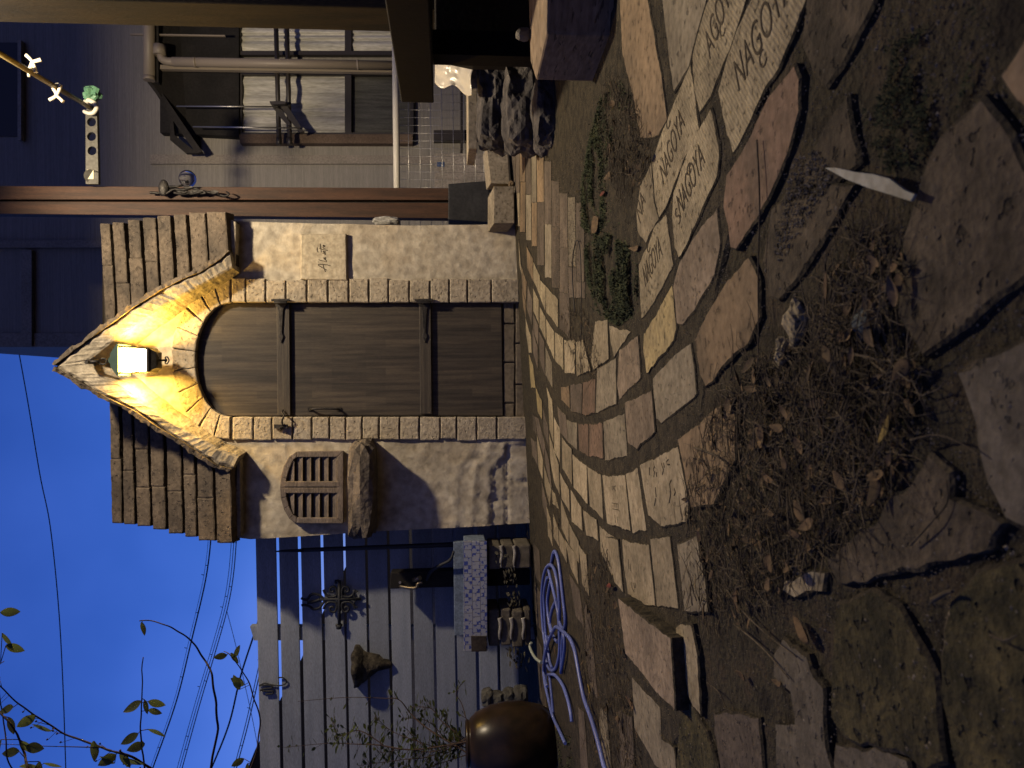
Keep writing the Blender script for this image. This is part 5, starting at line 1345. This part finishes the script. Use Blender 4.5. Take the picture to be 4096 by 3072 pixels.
for i, (cxy, ends, lb) in enumerate((((130, 288), [(105, 220), (165, 238), (110, 290), (143, 290)], 'white cross shaped clip upper on the drying pole'), ((225, 352), [(197, 400), (253, 408), (213, 352), (243, 338)], 'white cross shaped clip lower on the drying pole'))):
    t_ = min(range(100), key=lambda k: (Vector(proj(A.lerp(Bp, k / 100))) - Vector(cxy)).length) / 100
    c = A.lerp(Bp, t_); Yc = c.y - .02
    m = {0: (130, 247), 1: (226, 383)}[i]
    mb = MB()
    for e in ends: mb.tube(spline([P(*m, Yc), P((m[0] + e[0]) / 2 + 2, (m[1] + e[1]) / 2, Yc), P(*e, Yc)], 4), .0085, 8, .0105)
    mb.tube(spline([c + Vector((-.02, 0, .014)), c + Vector((0, -.022, 0)), c + Vector((.02, 0, -.014))], 5), .008, 8)
    tag(mb.build('pole_clip', WHITE), lb, 'clip', 'clips on the drying pole')
# little iron ornament with a glass ball
orn2 = thing('bird_ornament', P(860, 770, YP - .06), 'dark metal leaf ornament with a clear ball fixed to the brown post', 'ornament')
KO = K(600, 650, 6.32); YB = YP - .06
mb = MB(); rr = random.Random(6)
for st in ([(0, 760), (200, 770), (400, 790), (600, 680), (900, 690), (1100, 650), (1270, 710), (1200, 790), (1000, 800)], [(450, 620), (700, 600), (900, 560), (1000, 600)], [(600, 760), (800, 800), (1000, 780), (1250, 760), (1400, 740), (1680, 740), (1720, 800)],
           [(1300, 720), (1500, 760), (1700, 800), (1900, 850), (2000, 790), (1930, 740)], [(500, 700), (700, 660), (850, 720)]):
    mb.tube(spline([P(a, b, YB + rr.uniform(-.02, .02)) for a, b in KO(st)], 5), .009, 6, .005)
for a, b in ((650, 700), (850, 640), (1050, 720), (760, 760), (950, 760), (1180, 720), (1500, 760)):
    leaf(mb, P(*KO([(a, b)])[0], YB - .01), (rr.uniform(-.4, .4), 0, -1), (0, -1, .2), .06, .03, .3, .3, 4)
mb.build('leaf_scroll', ironm, orn2)
mb = MB(); c = P(*KO([(345, 640)])[0], YB); rock(mb, c, (.055, .02, .034), 2, .05, 3, 0); mb.build('disc', ironm, orn2)
mb = MB(); c = P(*KO([(950, 410)])[0], YB); rock(mb, c, (.056, .056, .056), 1, 0, 4, 0)
for i in range(len(mb.sm)): mb.sm[i] = True
mb.build('glass_ball', plain('clear_glass', (1, 1, 1), .02, trans=1.0), orn2)
mb = MB(); rock(mb, P(1545, 884, 4.95), (.03, .04, .09), 12, .3, 3, .3)
tag(mb.build('pale_stone', pm('pale_rock', (.38, .37, .34), (.26, .25, .23), 9)), 'whitish stone peeping out beside the shed wall', 'stone')

# ================================================================== things at the right-hand side
G7 = K(1500, 0, 1.843)
bn = thing('wooden_bench', (1.5, 2.0, gz(1.5)), 'dark brown wooden bench top edge standing before the house window', 'bench')
DP = pm('dark_panel', (.006, .0045, .0035), (.004, .003, .0025), 4)
mb = MB(); mb.box((1.075, .7, .478), (2.3, 2.84, .60)); mb.build('bench_top', DP, bn, bevel=.004)
for x, y in ((1.2, 2.7), (2.2, 2.7), (2.2, .8)):
    mb = MB(); mb.box((x, y, gz(x) - .05), (x + .09, y + .09, .477)); mb.build('leg', DP, bn)
pil = thing('rock_plinth', G(2180, 470), 'dark rough stone plinth under a pale slab top', 'plinth')
YR = 3.45
mb = MB(); rock(mb, P(1985, 440, 3.42), (.20, .16, .10), 41, .20, 4, .6); rock(mb, P(2100, 450, 3.12), (.19, .16, .105), 42, .22, 4, .6); rock(mb, P(2205, 450, 2.85), (.16, .14, .085), 43, .2, 4, .6)
mb.build('stones', ROCKD, pil)
mb = MB(); mb.slab([P(1886, 190, YR - .02), P(1888, 596, YR + .02), P(1888, 596, YR + .02) + Vector((0, .26, 0)), P(1886, 190, YR - .02) + Vector((0, .26, 0))], (0, 0, 1), .018, .022, .004, .003, .03, 77); mb.build('slab_top', CONC, pil)
# plastic sheet
mb = MB(); c0 = G7([(445, 315), (440, 610), (700, 690), (740, 375)])
nu, nv = 22, 22; vs = []
for i in range(nu + 1):
    for j in range(nv + 1):
        u, v = i / nu, j / nv
        a = [c0[0][k] + (c0[1][k] - c0[0][k]) * u for k in (0, 1)]; b = [c0[3][k] + (c0[2][k] - c0[3][k]) * u for k in (0, 1)]
        q = [a[k] + (b[k] - a[k]) * v for k in (0, 1)]
        q[1] += 14 * math.sin(v * 9) * u; q[0] += 6 * math.sin(u * 8) * (v)
        d = .05 * noise.noise(Vector((u * 2.2, v * 2.2, 1))) + .018 * noise.noise(Vector((u * 6, v * 6, 4)))
        vs.append(P(q[0], q[1], YR - .16 + .24 * (1 - v) + d))
mb.add(vs, [(i * (nv + 1) + j, i * (nv + 1) + j + 1, (i + 1) * (nv + 1) + j + 1, (i + 1) * (nv + 1) + j) for i in range(nu) for j in range(nv)], True)
film = plain('plastic_film', (.42, .38, .31), .28)
o = tag(mb.build('plastic_sheet', film), 'crumpled white plastic sheet hanging above the slab top', 'plastic sheet')
md = o.modifiers.new('thick', 'SOLIDIFY'); md.thickness = .0015
bx = thing('void_shade_panel', P(2200, 100, 2.95), 'black panel painted as the dark void under the bench behind the concrete kerb', 'shade panel')
mb = MB(); YX = 2.95
mb.px([(1736, -180), (1740, 172), (1896, 205), (1990, 205), (2120, 215), (2200, 190), (2215, -180)], YX, YX + .18); mb.build('panel', BLACK, bx, bevel=.006)  # black sheet stands in for the deep shade beneath the bench
# kerb of concrete
fp = [G(2388, 326), G(2460, 140), G(2475, -150), G(2475, -150) + Vector((.35, 0, 0)), G(2388, 326) + Vector((.45, .16, 0)), G(2388, 326) + Vector((.10, .12, 0))]
mb = MB(); mb.prism(fp, (0, 0, .172))
tag(mb.build('kerb_block', SLEEP, bevel=.006), 'worn concrete kerb block with pitted face beside the orange tile', 'kerb')
mb = MB(); rock(mb, G(2380, 250) + Vector((.12, .1, .19)), (.02, .02, .025), 6, .2, 2, 0); rock(mb, P(2170, 100, 2.2), (.035, .03, .03), 8, .4, 3, 0)
tag(mb.build('pebble', plain('pale_pebble', (.09, .08, .065), .8)), 'pale pebbles lying on top of the kerb block', 'pebble')
def block(f, back, lb, hd):
    mb = MB(); q = [P(a, b, Y) for a, b, Y in f]
    mb.prism(q, back); tag(mb.build('concrete_block', CONC, bevel=.004), lb, 'block')
block([(1946, 588, 4.30), (1962, 733, 4.22), (2040, 736, 4.22), (2030, 588, 4.30)], (.02, .22, .012), 'pale concrete block farther from the shed wall', 0)
block([(1975, 745, 4.12), (1975, 893, 4.12), (2058, 893, 4.12), (2056, 745, 4.12)], (0, .25, .02), 'stained concrete block touching the shed wall', 0)
mb = MB(); rock(mb, P(2045, 735, 4.2), (.02, .02, .018), 9, .3, 2, .2); tag(mb.build('brick_chip', B_ORANGE), 'small orange brick chip between the concrete blocks', 'brick chip')

# ================================================================== the yard lamp above the picture
yl = thing('yard_lamp', LAMP, 'round shaded yard lamp hanging high over the bench', 'lamp')
mb = MB()
mb.lathe([(.50, 0.0), (.49, .03), (.30, .09), (.08, .12), (.001, .121)], LAMP, 36, cap=False)
o = mb.build('lamp_shade', ironm, yl); md = o.modifiers.new('thick', 'SOLIDIFY'); md.thickness = .003
mb = MB(); mb.box(tuple(LAMP + Vector((-.42, -.262, -.285))), tuple(LAMP + Vector((.42, -.25, .02)))); mb.build('added_lamp_flap', ironm, yl)  # unseen flap added to keep lamp light off the near ground
mb = MB(); mb.tube([LAMP + Vector((0, 0, .12)), LAMP + Vector((0, 0, .6))], .006, 8); mb.build('cord', CABLE, yl)
pl_ = bpy.data.lights.new('bulb', 'POINT'); pl_.energy = 520; pl_.color = (1.0, .82, .57); pl_.shadow_soft_size = .085
o = bpy.data.objects.new('bulb', pl_); COL.objects.link(o); o.parent = yl
